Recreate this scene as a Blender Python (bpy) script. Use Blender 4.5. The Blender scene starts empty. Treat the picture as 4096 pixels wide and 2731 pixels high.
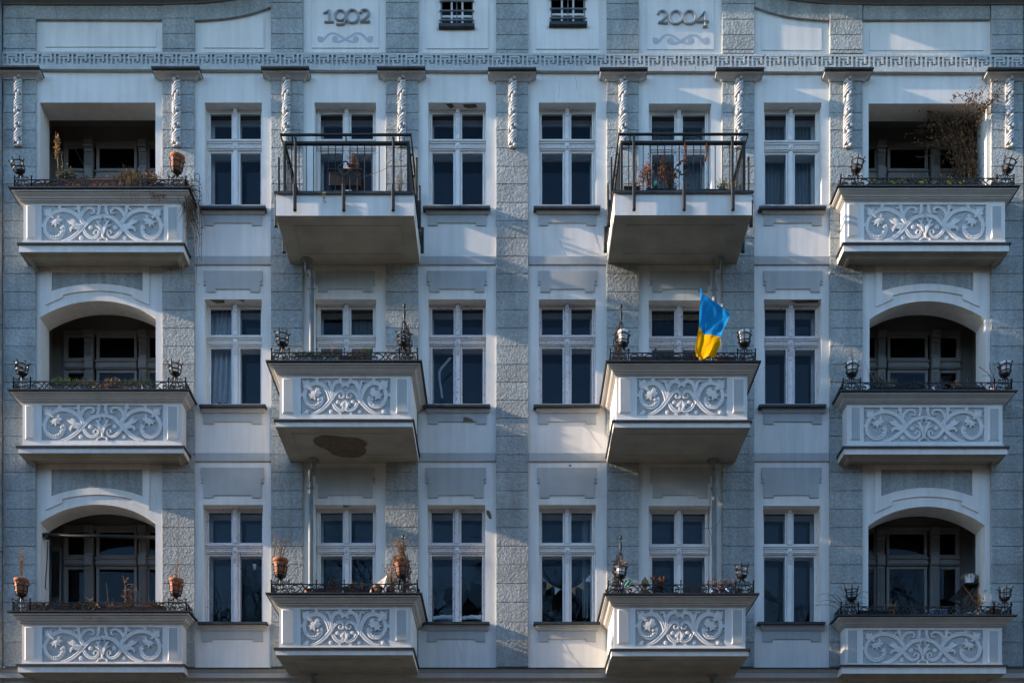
import bpy, math, random
from mathutils import Vector, Matrix, Euler

# ------------------------------------------------------------------ camera, world, sun, exposure
C = bpy.context.scene
COL = C.collection
D = 20.5          # metres from the camera to the facade plane
U0, V0 = 2030.0, 3960.0
S = 0.0045        # metres per photograph pixel on the facade plane
EYE = 1.6

cam = bpy.data.cameras.new('camera')
co = bpy.data.objects.new('camera', cam)
COL.objects.link(co)
C.camera = co
co.location = (0, -D, EYE)
co.rotation_euler = (math.radians(90), 0, 0)
cam.sensor_width = 36
cam.lens = 36 * D / (4096 * S)
cam.shift_x = (2048 - U0) / 4096
cam.shift_y = (V0 - 1365.5) / 4096
cam.clip_end = 2000

TO_SUN = Vector((-1.0, -0.087, 0.345)).normalized()
SUN_EL = math.asin(TO_SUN.z)
w = bpy.data.worlds.new('World')
C.world = w
w.use_nodes = True
nt = w.node_tree
sky = nt.nodes.new('ShaderNodeTexSky')
sky.sky_type = 'NISHITA'
sky.sun_disc = False
sky.sun_elevation = SUN_EL
sky.sun_rotation = math.atan2(TO_SUN.x, TO_SUN.y)
sky.air_density = 1.0
sky.dust_density = 0.1
sky.ozone_density = 2.2
bg = nt.nodes['Background']
bg.inputs['Strength'].default_value = 0.1
nt.links.new(sky.outputs[0], bg.inputs['Color'])

sun = bpy.data.lights.new('sun', 'SUN')
sun.energy = 2.75
sun.angle = math.radians(0.9)
sun.color = (1.0, 0.75, 0.56)
so = bpy.data.objects.new('sun', sun)
COL.objects.link(so)
so.rotation_euler = TO_SUN.to_track_quat('Z', 'Y').to_euler()
so.location = TO_SUN * 60

C.view_settings.view_transform = 'Standard'
C.view_settings.look = 'None'
C.view_settings.exposure = 2.27
C.view_settings.gamma = 1
C.cycles.max_bounces = 7
C.cycles.diffuse_bounces = 4
C.cycles.transparent_max_bounces = 12
C.cycles.use_denoising = True
C.cycles.sample_clamp_indirect = 6

R = random.Random(7)


def X(u, d=0.0):
    return (u - U0) * S * (D - d) / D


def Z(v, d=0.0):
    return EYE + (V0 - v) * S * (D - d) / D


# ------------------------------------------------------------------ materials
def nodes_of(name):
    m = bpy.data.materials.new(name)
    m.use_nodes = True
    return m, m.node_tree, m.node_tree.nodes['Principled BSDF']


def mat(name, col, rough=0.8, metal=0.0, var=0.12, vscale=4.0, bump=0.0, bscale=60.0, bdist=0.01, spec=0.3,
        detail=4.0, streak=0.0, fine=0.0, wear=None, island=0.0):
    m, t, b = nodes_of(name)
    b.inputs['Roughness'].default_value = rough
    b.inputs['Metallic'].default_value = metal
    b.inputs['Specular IOR Level'].default_value = spec
    tc = t.nodes.new('ShaderNodeTexCoord')
    n = t.nodes.new('ShaderNodeTexNoise')
    n.inputs['Scale'].default_value = vscale
    n.inputs['Detail'].default_value = 5
    t.links.new(tc.outputs['Object'], n.inputs['Vector'])
    r = t.nodes.new('ShaderNodeMapRange')
    r.inputs['From Min'].default_value = 0.3
    r.inputs['From Max'].default_value = 0.7
    r.inputs['To Min'].default_value = 1 - var
    r.inputs['To Max'].default_value = 1 + var
    t.links.new(n.outputs['Fac'], r.inputs['Value'])
    last = r.outputs['Result']
    if streak:
        mp = t.nodes.new('ShaderNodeMapping')
        mp.inputs['Scale'].default_value = (9, 9, 0.7)
        t.links.new(tc.outputs['Object'], mp.inputs['Vector'])
        n2 = t.nodes.new('ShaderNodeTexNoise')
        n2.inputs['Scale'].default_value = 1.0
        n2.inputs['Detail'].default_value = 4
        t.links.new(mp.outputs[0], n2.inputs['Vector'])
        r2 = t.nodes.new('ShaderNodeMapRange')
        r2.inputs['From Min'].default_value = 0.35
        r2.inputs['From Max'].default_value = 0.62
        r2.inputs['To Min'].default_value = 1 - streak
        r2.inputs['To Max'].default_value = 1
        t.links.new(n2.outputs['Fac'], r2.inputs['Value'])
        mm = t.nodes.new('ShaderNodeMath')
        mm.operation = 'MULTIPLY'
        t.links.new(last, mm.inputs[0])
        t.links.new(r2.outputs['Result'], mm.inputs[1])
        last = mm.outputs[0]
    if fine:
        n3 = t.nodes.new('ShaderNodeTexNoise')
        n3.inputs['Scale'].default_value = bscale * 0.8
        n3.inputs['Detail'].default_value = 3
        t.links.new(tc.outputs['Object'], n3.inputs['Vector'])
        r3 = t.nodes.new('ShaderNodeMapRange')
        r3.inputs['From Min'].default_value = 0.3
        r3.inputs['From Max'].default_value = 0.7
        r3.inputs['To Min'].default_value = 1 - fine
        r3.inputs['To Max'].default_value = 1 + fine
        t.links.new(n3.outputs['Fac'], r3.inputs['Value'])
        mm = t.nodes.new('ShaderNodeMath')
        mm.operation = 'MULTIPLY'
        t.links.new(last, mm.inputs[0])
        t.links.new(r3.outputs['Result'], mm.inputs[1])
        last = mm.outputs[0]
    if island:
        ge = t.nodes.new('ShaderNodeNewGeometry')
        ri = t.nodes.new('ShaderNodeMapRange')
        ri.inputs['To Min'].default_value = 1 - island
        ri.inputs['To Max'].default_value = 1 + island
        t.links.new(ge.outputs['Random Per Island'], ri.inputs['Value'])
        mm = t.nodes.new('ShaderNodeMath')
        mm.operation = 'MULTIPLY'
        t.links.new(last, mm.inputs[0])
        t.links.new(ri.outputs['Result'], mm.inputs[1])
        last = mm.outputs[0]
    mx = t.nodes.new('ShaderNodeVectorMath')
    mx.operation = 'SCALE'
    mx.inputs[0].default_value = col
    t.links.new(last, mx.inputs['Scale'])
    out = mx.outputs[0]
    if wear:
        n4 = t.nodes.new('ShaderNodeTexNoise')
        n4.inputs['Scale'].default_value = wear[1]
        n4.inputs['Detail'].default_value = 8
        n4.inputs['Roughness'].default_value = 0.65
        t.links.new(tc.outputs['Object'], n4.inputs['Vector'])
        r4 = t.nodes.new('ShaderNodeMapRange')
        r4.inputs['From Min'].default_value = wear[2]
        r4.inputs['From Max'].default_value = wear[2] + 0.03
        t.links.new(n4.outputs['Fac'], r4.inputs['Value'])
        mc = t.nodes.new('ShaderNodeMix')
        mc.data_type = 'RGBA'
        t.links.new(r4.outputs['Result'], mc.inputs['Factor'])
        t.links.new(out, mc.inputs['A'])
        mc.inputs['B'].default_value = (*wear[0], 1)
        out = mc.outputs['Result']
    t.links.new(out, b.inputs['Base Color'])
    if bump:
        nb = t.nodes.new('ShaderNodeTexNoise')
        nb.inputs['Scale'].default_value = bscale
        nb.inputs['Detail'].default_value = detail
        nb.inputs['Roughness'].default_value = 0.55
        t.links.new(tc.outputs['Object'], nb.inputs['Vector'])
        bm = t.nodes.new('ShaderNodeBump')
        bm.inputs['Strength'].default_value = bump
        bm.inputs['Distance'].default_value = bdist
        t.links.new(nb.outputs['Fac'], bm.inputs['Height'])
        t.links.new(bm.outputs[0], b.inputs['Normal'])
    return m


def glass_mat(name, rough=0.0, tint=(0.86, 0.9, 0.9)):
    m = bpy.data.materials.new(name)
    m.use_nodes = True
    t = m.node_tree
    t.nodes.clear()
    o = t.nodes.new('ShaderNodeOutputMaterial')
    mx = t.nodes.new('ShaderNodeMixShader')
    fr = t.nodes.new('ShaderNodeFresnel')
    fr.inputs['IOR'].default_value = 1.42
    tr = t.nodes.new('ShaderNodeBsdfTransparent')
    tr.inputs['Color'].default_value = (*tint, 1)
    gl = t.nodes.new('ShaderNodeBsdfGlossy')
    gl.inputs['Roughness'].default_value = rough
    gl.inputs['Color'].default_value = (0.62, 0.82, 1.0, 1)
    tc = t.nodes.new('ShaderNodeTexCoord')
    n = t.nodes.new('ShaderNodeTexNoise')
    n.inputs['Scale'].default_value = 2.2
    n.inputs['Detail'].default_value = 1
    t.links.new(tc.outputs['Object'], n.inputs['Vector'])
    bm = t.nodes.new('ShaderNodeBump')
    bm.inputs['Strength'].default_value = 0.25
    bm.inputs['Distance'].default_value = 0.004
    t.links.new(n.outputs['Fac'], bm.inputs['Height'])
    t.links.new(bm.outputs[0], gl.inputs['Normal'])
    fm = t.nodes.new('ShaderNodeMath')
    fm.operation = 'MULTIPLY'
    fm.inputs[1].default_value = 0.5
    t.links.new(fr.outputs[0], fm.inputs[0])
    t.links.new(fm.outputs[0], mx.inputs[0])
    t.links.new(tr.outputs[0], mx.inputs[1])
    t.links.new(gl.outputs[0], mx.inputs[2])
    t.links.new(mx.outputs[0], o.inputs['Surface'])
    return m


def cloth_mat(name, col, trans=0.4):
    m = bpy.data.materials.new(name)
    m.use_nodes = True
    t = m.node_tree
    t.nodes.clear()
    o = t.nodes.new('ShaderNodeOutputMaterial')
    mx = t.nodes.new('ShaderNodeMixShader')
    mx.inputs[0].default_value = trans
    a = t.nodes.new('ShaderNodeBsdfDiffuse')
    b = t.nodes.new('ShaderNodeBsdfTranslucent')
    tc = t.nodes.new('ShaderNodeTexCoord')
    n = t.nodes.new('ShaderNodeTexNoise')
    n.inputs['Scale'].default_value = 14
    t.links.new(tc.outputs['Object'], n.inputs['Vector'])
    r = t.nodes.new('ShaderNodeMapRange')
    r.inputs['To Min'].default_value = 0.85
    r.inputs['To Max'].default_value = 1.12
    t.links.new(n.outputs['Fac'], r.inputs['Value'])
    vm = t.nodes.new('ShaderNodeVectorMath')
    vm.operation = 'SCALE'
    vm.inputs[0].default_value = col
    t.links.new(r.outputs[0], vm.inputs['Scale'])
    for s in (a, b):
        t.links.new(vm.outputs[0], s.inputs['Color'])
    t.links.new(a.outputs[0], mx.inputs[1])
    t.links.new(b.outputs[0], mx.inputs[2])
    t.links.new(mx.outputs[0], o.inputs['Surface'])
    return m


M = {}
M['plaster'] = mat('white_plaster', (0.665, 0.672, 0.645), 0.85, var=0.07, vscale=1.3, bump=0.35, bscale=16, bdist=0.006, streak=0.10)
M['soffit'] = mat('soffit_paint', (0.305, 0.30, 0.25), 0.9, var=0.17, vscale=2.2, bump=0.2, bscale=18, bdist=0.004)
M['cornice'] = mat('cornice_shaded', (0.13, 0.135, 0.13), 0.85, var=0.1, vscale=3, bump=0.25, bscale=25, bdist=0.004, streak=0.1)  # cornice colour darkened to stand for the shade on its under-lit mouldings
M['garland'] = mat('carved_stucco', (0.45, 0.465, 0.465), 0.85, var=0.1, vscale=14, bump=0.3, bscale=60, bdist=0.004)
M['mould'] = mat('moulding_plaster', (0.45, 0.455, 0.44), 0.85, var=0.06, vscale=3, bump=0.25, bscale=25, bdist=0.004, streak=0.08)
M['relief'] = mat('relief_plaster', (0.60, 0.61, 0.595), 0.8, var=0.06, vscale=6, bump=0.3, bscale=45, bdist=0.004)
M['stucco'] = mat('rough_stucco', (0.305, 0.338, 0.335), 0.85, var=0.16, vscale=1.7, bump=1.0, bscale=27, bdist=0.024, fine=0.18, detail=3.0, streak=0.16, island=0.09)
M['grey'] = mat('grey_plaster', (0.375, 0.405, 0.405), 0.85, var=0.06, vscale=3, bump=0.3, bscale=20, bdist=0.005, streak=0.08)
M['ground_relief'] = mat('rough_grey_ground', (0.40, 0.43, 0.43), 0.9, var=0.1, vscale=8, bump=0.9, bscale=60, bdist=0.012, fine=0.2)
M['frieze'] = mat('frieze_plaster', (0.40, 0.435, 0.435), 0.85, var=0.08, vscale=5, bump=0.7, bscale=45, bdist=0.012, fine=0.08)
M['zinc'] = mat('dark_zinc', (0.030, 0.037, 0.042), 0.5, 0.0, var=0.35, vscale=7, spec=0.3)
M['pipe'] = mat('zinc_pipe', (0.15, 0.18, 0.195), 0.55, 0.1, var=0.25, vscale=6)
M['iron'] = mat('black_iron', (0.014, 0.016, 0.018), 0.5, 0.0, var=0.4, vscale=30, spec=0.3)
M['rail'] = mat('grey_green_paint', (0.010, 0.014, 0.016), 0.55, 0.0, var=0.25, vscale=14, spec=0.3)
M['wood_white'] = mat('white_paint', (0.70, 0.70, 0.685), 0.55, var=0.06, vscale=5, spec=0.4, wear=((0.30, 0.26, 0.22), 26, 0.70))
M['wood_shaded'] = mat('white_paint_shaded', (0.22, 0.215, 0.205), 0.6, var=0.08, vscale=5, spec=0.3, wear=((0.22, 0.17, 0.10), 18, 0.66))  # off-white frame paint with the loggia's shade put into its colour
M['wood_worn'] = mat('worn_white_paint', (0.66, 0.64, 0.64), 0.6, var=0.08, vscale=5, spec=0.35, wear=((0.22, 0.17, 0.13), 22, 0.60))
M['glass'] = glass_mat('window_glass')
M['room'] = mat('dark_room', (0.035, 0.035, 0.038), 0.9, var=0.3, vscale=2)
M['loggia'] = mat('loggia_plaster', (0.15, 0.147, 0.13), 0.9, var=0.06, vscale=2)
M['bare'] = mat('bare_plaster', (0.125, 0.10, 0.068), 0.95, var=0.25, vscale=9, bump=0.6, bscale=50)
M['terracotta'] = mat('terracotta', (0.27, 0.10, 0.048), 0.75, var=0.25, vscale=16, bump=0.2, bscale=70, wear=((0.30, 0.20, 0.14), 18, 0.64))
M['brownbox'] = mat('brown_plastic', (0.13, 0.05, 0.028), 0.6, var=0.2, vscale=10)
M['darkbox'] = mat('dark_plastic', (0.022, 0.02, 0.019), 0.75, var=0.3, vscale=10)
M['whitepot'] = mat('white_ceramic', (0.72, 0.73, 0.76), 0.3, var=0.05, vscale=8, spec=0.5)
M['bluepot'] = mat('blue_glaze', (0.16, 0.34, 0.62), 0.3, var=0.15, vscale=12, spec=0.5)
M['pattpot'] = mat('flowered_ceramic', (0.62, 0.62, 0.62), 0.35, var=0.05, wear=((0.35, 0.08, 0.10), 30, 0.60))
M['soil'] = mat('soil', (0.035, 0.025, 0.018), 0.95, var=0.4, vscale=30)
M['wood'] = mat('dark_wood', (0.022, 0.014, 0.010), 0.6, var=0.35, vscale=16)
M['wood_red'] = mat('reddish_wood', (0.20, 0.075, 0.03), 0.6, var=0.3, vscale=16)
M['bronze'] = mat('bronze', (0.20, 0.13, 0.05), 0.4, 0.7, var=0.3, vscale=16)
M['dry'] = mat('dry_straw', (0.34, 0.21, 0.09), 0.8, var=0.45, vscale=20)
M['brownleaf'] = mat('brown_leaf', (0.14, 0.068, 0.026), 0.8, var=0.5, vscale=20)
M['vine'] = mat('vine_bark', (0.085, 0.055, 0.033), 0.85, var=0.4, vscale=20)
M['green'] = mat('grass_green', (0.12, 0.19, 0.03), 0.7, var=0.5, vscale=20)
M['yellowgreen'] = mat('yellow_grass', (0.24, 0.19, 0.04), 0.7, var=0.5, vscale=20)
M['lavender'] = mat('grey_green_leaf', (0.17, 0.17, 0.10), 0.8, var=0.4, vscale=20)
M['redleaf'] = mat('red_leaf', (0.27, 0.10, 0.03), 0.7, var=0.5, vscale=22)
M['blue'] = cloth_mat('blue_cloth', (0.015, 0.265, 0.61), 0.45)
M['yellow'] = cloth_mat('yellow_cloth', (0.70, 0.38, 0.006), 0.45)
M['curtain'] = cloth_mat('white_curtain', (0.62, 0.66, 0.70), 0.3)
M['greycurtain'] = cloth_mat('grey_curtain', (0.34, 0.36, 0.36), 0.3)
M['ribbon'] = cloth_mat('brown_ribbon', (0.22, 0.08, 0.035), 0.3)
M['canvas'] = cloth_mat('cream_canvas', (0.75, 0.70, 0.60), 0.3)
M['towel'] = mat('white_towel', (0.62, 0.70, 0.78), 0.95, var=0.08, bump=0.6, bscale=60)
M['greenglass'] = mat('green_glass', (0.04, 0.26, 0.17), 0.12, var=0.2, spec=0.7)
M['bottle'] = mat('blue_white_plastic', (0.42, 0.50, 0.80), 0.35, var=0.2)
M['asphalt'] = mat('asphalt', (0.055, 0.053, 0.05), 0.9, var=0.2, vscale=1, bump=0.3, bscale=90)
M['paving'] = mat('paving', (0.06, 0.053, 0.042), 0.9, var=0.15, vscale=1.5, bump=0.3, bscale=40)
M['earth'] = mat('park_ground', (0.038, 0.032, 0.022), 0.95, var=0.3, vscale=0.4)
M['bark'] = mat('bark', (0.035, 0.03, 0.026), 0.9, var=0.4, vscale=8)
M['rooftile'] = mat('roof_tile', (0.16, 0.06, 0.045), 0.85, var=0.25, vscale=3)
M['tape'] = mat('silver_tape', (0.14, 0.165, 0.18), 0.4, 0.3, var=0.1)
M['scroll'] = mat('painted_grey_scroll', (0.375, 0.42, 0.47), 0.85, var=0.04)
M['numeral'] = mat('numeral_paint', (0.31, 0.33, 0.345), 0.7, var=0.1, vscale=12)
BUNT = [mat('bunting_%s' % n, c, 0.9) for n, c in (('orange', (0.5, 0.3, 0.12)), ('white', (0.55, 0.6, 0.62)), ('pink', (0.45, 0.25, 0.28)))]


# ------------------------------------------------------------------ mesh builder
class MB:
    def __init__(s):
        s.v, s.f, s.mi, s.cur, s.smooth = [], [], [], 0, []
        s.sm = False

    def face(s, idx):
        s.f.append(tuple(idx))
        s.mi.append(s.cur)
        s.smooth.append(s.sm)

    def quad(s, a, b, c, d):
        n = len(s.v)
        s.v += [tuple(a), tuple(b), tuple(c), tuple(d)]
        s.face((n, n + 1, n + 2, n + 3))

    def poly(s, pts):
        n = len(s.v)
        s.v += [tuple(p) for p in pts]
        s.face(range(n, n + len(pts)))

    def box(s, x0, x1, y0, y1, z0, z1, ch=0.0):
        if x0 > x1: x0, x1 = x1, x0
        if y0 > y1: y0, y1 = y1, y0
        if z0 > z1: z0, z1 = z1, z0
        n = len(s.v)
        if ch <= 0:
            s.v += [(x0, y0, z0), (x1, y0, z0), (x1, y1, z0), (x0, y1, z0), (x0, y0, z1), (x1, y0, z1), (x1, y1, z1), (x0, y1, z1)]
            for q in ((0, 3, 2, 1), (4, 5, 6, 7), (0, 1, 5, 4), (1, 2, 6, 5), (2, 3, 7, 6), (3, 0, 4, 7)):
                s.face([n + i for i in q])
        else:   # chamfer towards the street (-y)
            s.v += [(x0, y1, z0), (x1, y1, z0), (x1, y1, z1), (x0, y1, z1),
                    (x0, y0 + ch, z0), (x1, y0 + ch, z0), (x1, y0 + ch, z1), (x0, y0 + ch, z1),
                    (x0 + ch, y0, z0 + ch), (x1 - ch, y0, z0 + ch), (x1 - ch, y0, z1 - ch), (x0 + ch, y0, z1 - ch)]
            s.face([n + 8, n + 9, n + 10, n + 11])
            s.face([n + 3, n + 2, n + 1, n + 0])
            for k in range(4):
                k2 = (k + 1) % 4
                s.face([n + 4 + k, n + 4 + k2, n + 8 + k2, n + 8 + k])
                s.face([n + k, n + k2, n + 4 + k2, n + 4 + k])

    def prism(s, pts, y0, y1):
        """closed polygon of (x,z), counter-clockwise from the front, from y0 (front) to y1 (back)"""
        a = sum(p[0] * q[1] - q[0] * p[1] for p, q in zip(pts, pts[1:] + pts[:1]))
        if a < 0:
            pts = pts[::-1]
        n = len(s.v)
        k = len(pts)
        s.v += [(p[0], y0, p[1]) for p in pts] + [(p[0], y1, p[1]) for p in pts]
        s.face(range(n, n + k))
        s.face(range(n + 2 * k - 1, n + k - 1, -1))
        for i in range(k):
            j = (i + 1) % k
            s.face((n + i, n + k + i, n + k + j, n + j))

    def tube(s, pts, r, seg=6, cap=True, flat=None):
        pts = [Vector(p) for p in pts]
        rs = r if isinstance(r, (list, tuple)) else [r] * len(pts)
        n0 = len(s.v)
        prev = None
        for i, p in enumerate(pts):
            t = (pts[min(i + 1, len(pts) - 1)] - pts[max(i - 1, 0)])
            if t.length < 1e-9: t = Vector((0, 0, 1))
            t.normalize()
            if prev is None:
                a = t.cross(Vector((0, 1, 0)) if abs(t.y) < 0.9 else Vector((1, 0, 0)))
            else:
                a = prev - t * prev.dot(t)
                if a.length < 1e-6: a = t.orthogonal()
            a.normalize()
            prev = a
            b = t.cross(a)
            for k in range(seg):
                an = 2 * math.pi * (k + 0.5) / seg
                s.v.append(tuple(p + a * (math.cos(an) * rs[i]) + b * (math.sin(an) * rs[i])))
        for i in range(len(pts) - 1):
            for k in range(seg):
                k2 = (k + 1) % seg
                s.face((n0 + i * seg + k, n0 + i * seg + k2, n0 + (i + 1) * seg + k2, n0 + (i + 1) * seg + k))
        if cap:
            s.face([n0 + k for k in range(seg)][::-1])
            e = n0 + (len(pts) - 1) * seg
            s.face([e + k for k in range(seg)])

    def lathe(s, prof, c, seg=14, mtx=None):
        """prof: list of (r,z) bottom to top"""
        n0 = len(s.v)
        c = Vector(c)
        for r, z in prof:
            for k in range(seg):
                a = 2 * math.pi * k / seg
                p = Vector((r * math.cos(a), r * math.sin(a), z))
                if mtx: p = mtx @ p
                s.v.append(tuple(c + p))
        for i in range(len(prof) - 1):
            for k in range(seg):
                k2 = (k + 1) % seg
                s.face((n0 + i * seg + k, n0 + i * seg + k2, n0 + (i + 1) * seg + k2, n0 + (i + 1) * seg + k))

    def ball(s, c, r, seg=8, ring=5, sc=(1, 1, 1)):
        prof = []
        n0 = len(s.v)
        c = Vector(c)
        for i in range(ring + 1):
            a = -math.pi / 2 + math.pi * i / ring
            for k in range(seg):
                b = 2 * math.pi * k / seg
                s.v.append((c.x + r * sc[0] * math.cos(a) * math.cos(b), c.y + r * sc[1] * math.cos(a) * math.sin(b), c.z + r * sc[2] * math.sin(a)))
        for i in range(ring):
            for k in range(seg):
                k2 = (k + 1) % seg
                s.face((n0 + i * seg + k, n0 + i * seg + k2, n0 + (i + 1) * seg + k2, n0 + (i + 1) * seg + k))

    def ribbon(s, pts, wd, y, h, lift=0.0):
        """raised rounded band along (x,z) points on the plane y, standing h towards the street"""
        pts = [Vector((p[0], p[1])) for p in pts]
        ws = wd if isinstance(wd, (list, tuple)) else [wd] * len(pts)
        n0 = len(s.v)
        hh = h + lift
        prof = [(-.5, 0), (-.46, .75), (-.25, 1.0), (-.12, .86), (.12, .86), (.25, 1.0), (.46, .75), (.5, 0)]
        K = len(prof)
        for i, p in enumerate(pts):
            t = pts[min(i + 1, len(pts) - 1)] - pts[max(i - 1, 0)]
            if t.length < 1e-9: t = Vector((1, 0))
            t.normalize()
            nr = Vector((-t.y, t.x))
            for o, q in prof:
                pp = p + nr * (o * ws[i])
                s.v.append((pp.x, y - hh * q, pp.y))
        for i in range(len(pts) - 1):
            for k in range(K - 1):
                s.face((n0 + i * K + k, n0 + (i + 1) * K + k, n0 + (i + 1) * K + k + 1, n0 + i * K + k + 1))
        s.face([n0 + k for k in range(K)])
        e = n0 + (len(pts) - 1) * K
        s.face([e + k for k in range(K)][::-1])

    def disc(s, c, r, y, h, seg=10):
        n0 = len(s.v)
        for rr, hh in ((1, 0), (.92, .7), (.6, 1), (0.01, 1.05)):
            for k in range(seg):
                a = 2 * math.pi * k / seg
                s.v.append((c[0] + r * rr * math.cos(a), y - h * hh, c[1] + r * rr * math.sin(a)))
        for i in range(3):
            for k in range(seg):
                k2 = (k + 1) % seg
                s.face((n0 + i * seg + k, n0 + i * seg + k2, n0 + (i + 1) * seg + k2, n0 + (i + 1) * seg + k))

    def usweep(s, x0, x1, df, prof, back=0.0):
        """moulding round the left, front and right of a balcony; prof is (offset, z)"""
        n0 = len(s.v)
        for o, z in prof:
            s.v += [(x0 - o, -back, z), (x0 - o, -(df + o), z), (x1 + o, -(df + o), z), (x1 + o, -back, z)]
        for i in range(len(prof) - 1):
            for k in range(3):
                a = n0 + i * 4 + k
                s.face((a, a + 1, a + 5, a + 4))

    def build(s, name, mats, parent=None, origin=None):
        me = bpy.data.meshes.new(name)
        if not isinstance(mats, (list, tuple)): mats = [mats]
        v = s.v
        if origin is not None:
            v = [(p[0] - origin[0], p[1] - origin[1], p[2] - origin[2]) for p in v]
        me.from_pydata(v, [], s.f)
        for m in mats: me.materials.append(m)
        me.polygons.foreach_set('material_index', s.mi)
        me.polygons.foreach_set('use_smooth', s.smooth)
        me.update()
        o = bpy.data.objects.new(name, me)
        COL.objects.link(o)
        if parent is not None: o.parent = parent
        return o


def spline(pts, n=6):
    """Catmull-Rom through 2-D or 3-D points"""
    P = [Vector(p) for p in pts]
    out = []
    for i in range(len(P) - 1):
        p0 = P[max(i - 1, 0)]; p1 = P[i]; p2 = P[i + 1]; p3 = P[min(i + 2, len(P) - 1)]
        for k in range(n):
            t = k / n
            out.append(0.5 * ((2 * p1) + (p2 - p0) * t + (2 * p0 - 5 * p1 + 4 * p2 - p3) * t * t + (3 * p1 - p0 - 3 * p2 + p3) * t ** 3))
    out.append(P[-1])
    return out


def thing(name, label, cat, base, group=None):
    o = bpy.data.objects.new(name, None)
    COL.objects.link(o)
    o.empty_display_size = 0.1
    o.location = base
    o['label'] = label
    o['category'] = cat
    if group: o['group'] = group
    return o


def tag(o, label, cat, group=None):
    o['label'] = label
    o['category'] = cat
    if group: o['group'] = group
    return o


def part_empty(name, parent):
    o = bpy.data.objects.new(name, None)
    COL.objects.link(o)
    o.empty_display_size = 0.1
    o.parent = parent
    return o


# ------------------------------------------------------------------ ground and street (setting)
def struct(name, mb, m):
    o = mb.build(name, m)
    o['kind'] = 'structure'
    return o


mb = MB(); mb.quad((-400, -400, -0.12), (400, -400, -0.12), (400, 400, -0.12), (-400, 400, -0.12)); struct('ground', mb, M['earth'])
mb = MB(); mb.box(-200, 200, -4.2, 0.0, -0.119, 0.0); struct('pavement', mb, M['paving'])
mb = MB(); mb.quad((-200, -13, -0.115), (200, -13, -0.115), (200, -4.2, -0.115), (-200, -4.2, -0.115)); struct('road', mb, M['asphalt'])
mb = MB(); mb.box(-200, 200, -17.5, -13.0, -0.119, 0.0); struct('far_pavement', mb, M['paving'])

# ------------------------------------------------------------------ the apartment building
B = thing('apartment_building', 'grey and white stucco house with carved balconies and the years 1902 and 2004', 'building', (0, 0, 0))

PIL = [(18, 147), (652, 781), (1086, 1214), (1544, 1674), (1984, 2113), (2426, 2554), (2886, 3015), (3316, 3447), (3960, 4089)]
FL, FR = 14, 4092            # facade edges
VTOP = -130                  # top of the plain facade outside the gable

# gable line: lower edge of the cornice
GP = [(-4000, 33), (600, 33), (760, 30), (900, 18), (1000, 0), (1083, -24), (1221, -140), (1391, -305), (1471, -380), (1570, -450), (1700, -510), (1850, -540), (2045, -550)]
_half = []
for a, b in zip(spline([(p[0], p[1]) for p in GP[1:]], 6), range(999)):
    _half.append((a.x, a.y))
GABLE = _half + [(4090 - x, y) for x, y in _half[::-1][1:]]


def gable_v(u):
    if u <= GABLE[0][0] or u >= GABLE[-1][0]: return 33.0
    for (a, va), (b, vb) in zip(GABLE, GABLE[1:]):
        if a <= u <= b:
            return va + (vb - va) * (u - a) / max(b - a, 1e-6)
    return 33.0


# window openings: (row, bay, u0, u1, vtop, vbottom, kind)
OPEN = []
COLS = {2: (818, 1047), 4: (1713, 1944), 5: (2155, 2384), 7: (3056, 3286)}
ROWS = {1: (411, 824), 2: (1197, 1617), 3: (2018, 2486)}
for r in (1, 2, 3):
    for c in (2, 4, 5, 7):
        a, b = COLS[c]
        if r == 3: a, b = {2: (811, 1052), 4: (1710, 1941), 5: (2155, 2384), 7: (3052, 3282)}[c]
        t, bt = ROWS[r]
        OPEN.append((r, c, a, b, t + (4 if (r == 3 and c == 7) else 0), bt, 'window'))
    dv = {1: 972, 2: 1826, 3: 2664}[r]
    OPEN.append((r, 3, 1258, 1504, ROWS[r][0], dv, 'door'))
    OPEN.append((r, 6, 2595, 2845, ROWS[r][0] + 4, dv, 'door'))
LOG = [(1, 1, 160, 622, 411, None, 960), (1, 8, 3474, 3946, 415, None, 960),
       (2, 1, 159, 623, 1203, 1270, 1782), (2, 8, 3478, 3942, 1204, 1277, 1782),
       (3, 1, 159, 622, 2017, 2090, 2650), (3, 8, 3473, 3940, 2025, 2101, 2652)]
ATT = [(1762, 1892, -70, 108), (2203, 2341, -70, 100)]


def arc_pts(u0, u1, vs, vc, n=20):
    """circle segment from (u0,vs) over the crown vc to (u1,vs), in facade pixels"""
    h = vs - vc
    hw = (u1 - u0) / 2
    r = (hw * hw + h * h) / (2 * h)
    cx = (u0 + u1) / 2
    cy = vc + r
    a = math.asin(hw / r)
    return [(cx + r * math.sin(-a + 2 * a * i / n), cy - r * math.cos(-a + 2 * a * i / n)) for i in range(n + 1)]


# main wall: front faces of a grid with holes, plus reveals
holes = [(o[2], o[3], o[4], o[5]) for o in OPEN] + [(l[2], l[3], l[4], l[6]) for l in LOG] + list(ATT)
mb = MB()
us = sorted({FL, FR, *[h[0] for h in holes], *[h[1] for h in holes]})
vs = sorted({33, 2900, *[h[2] for h in holes], *[h[3] for h in holes]})
for a, b in zip(us, us[1:]):
    for c, d in zip(vs, vs[1:]):
        um, vm = (a + b) / 2, (c + d) / 2
        if c < 33: continue
        if any(h[0] < um < h[1] and h[2] < vm < h[3] for h in holes): continue
        mb.quad((X(a), 0, Z(d)), (X(b), 0, Z(d)), (X(b), 0, Z(c)), (X(a), 0, Z(c)))
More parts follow.
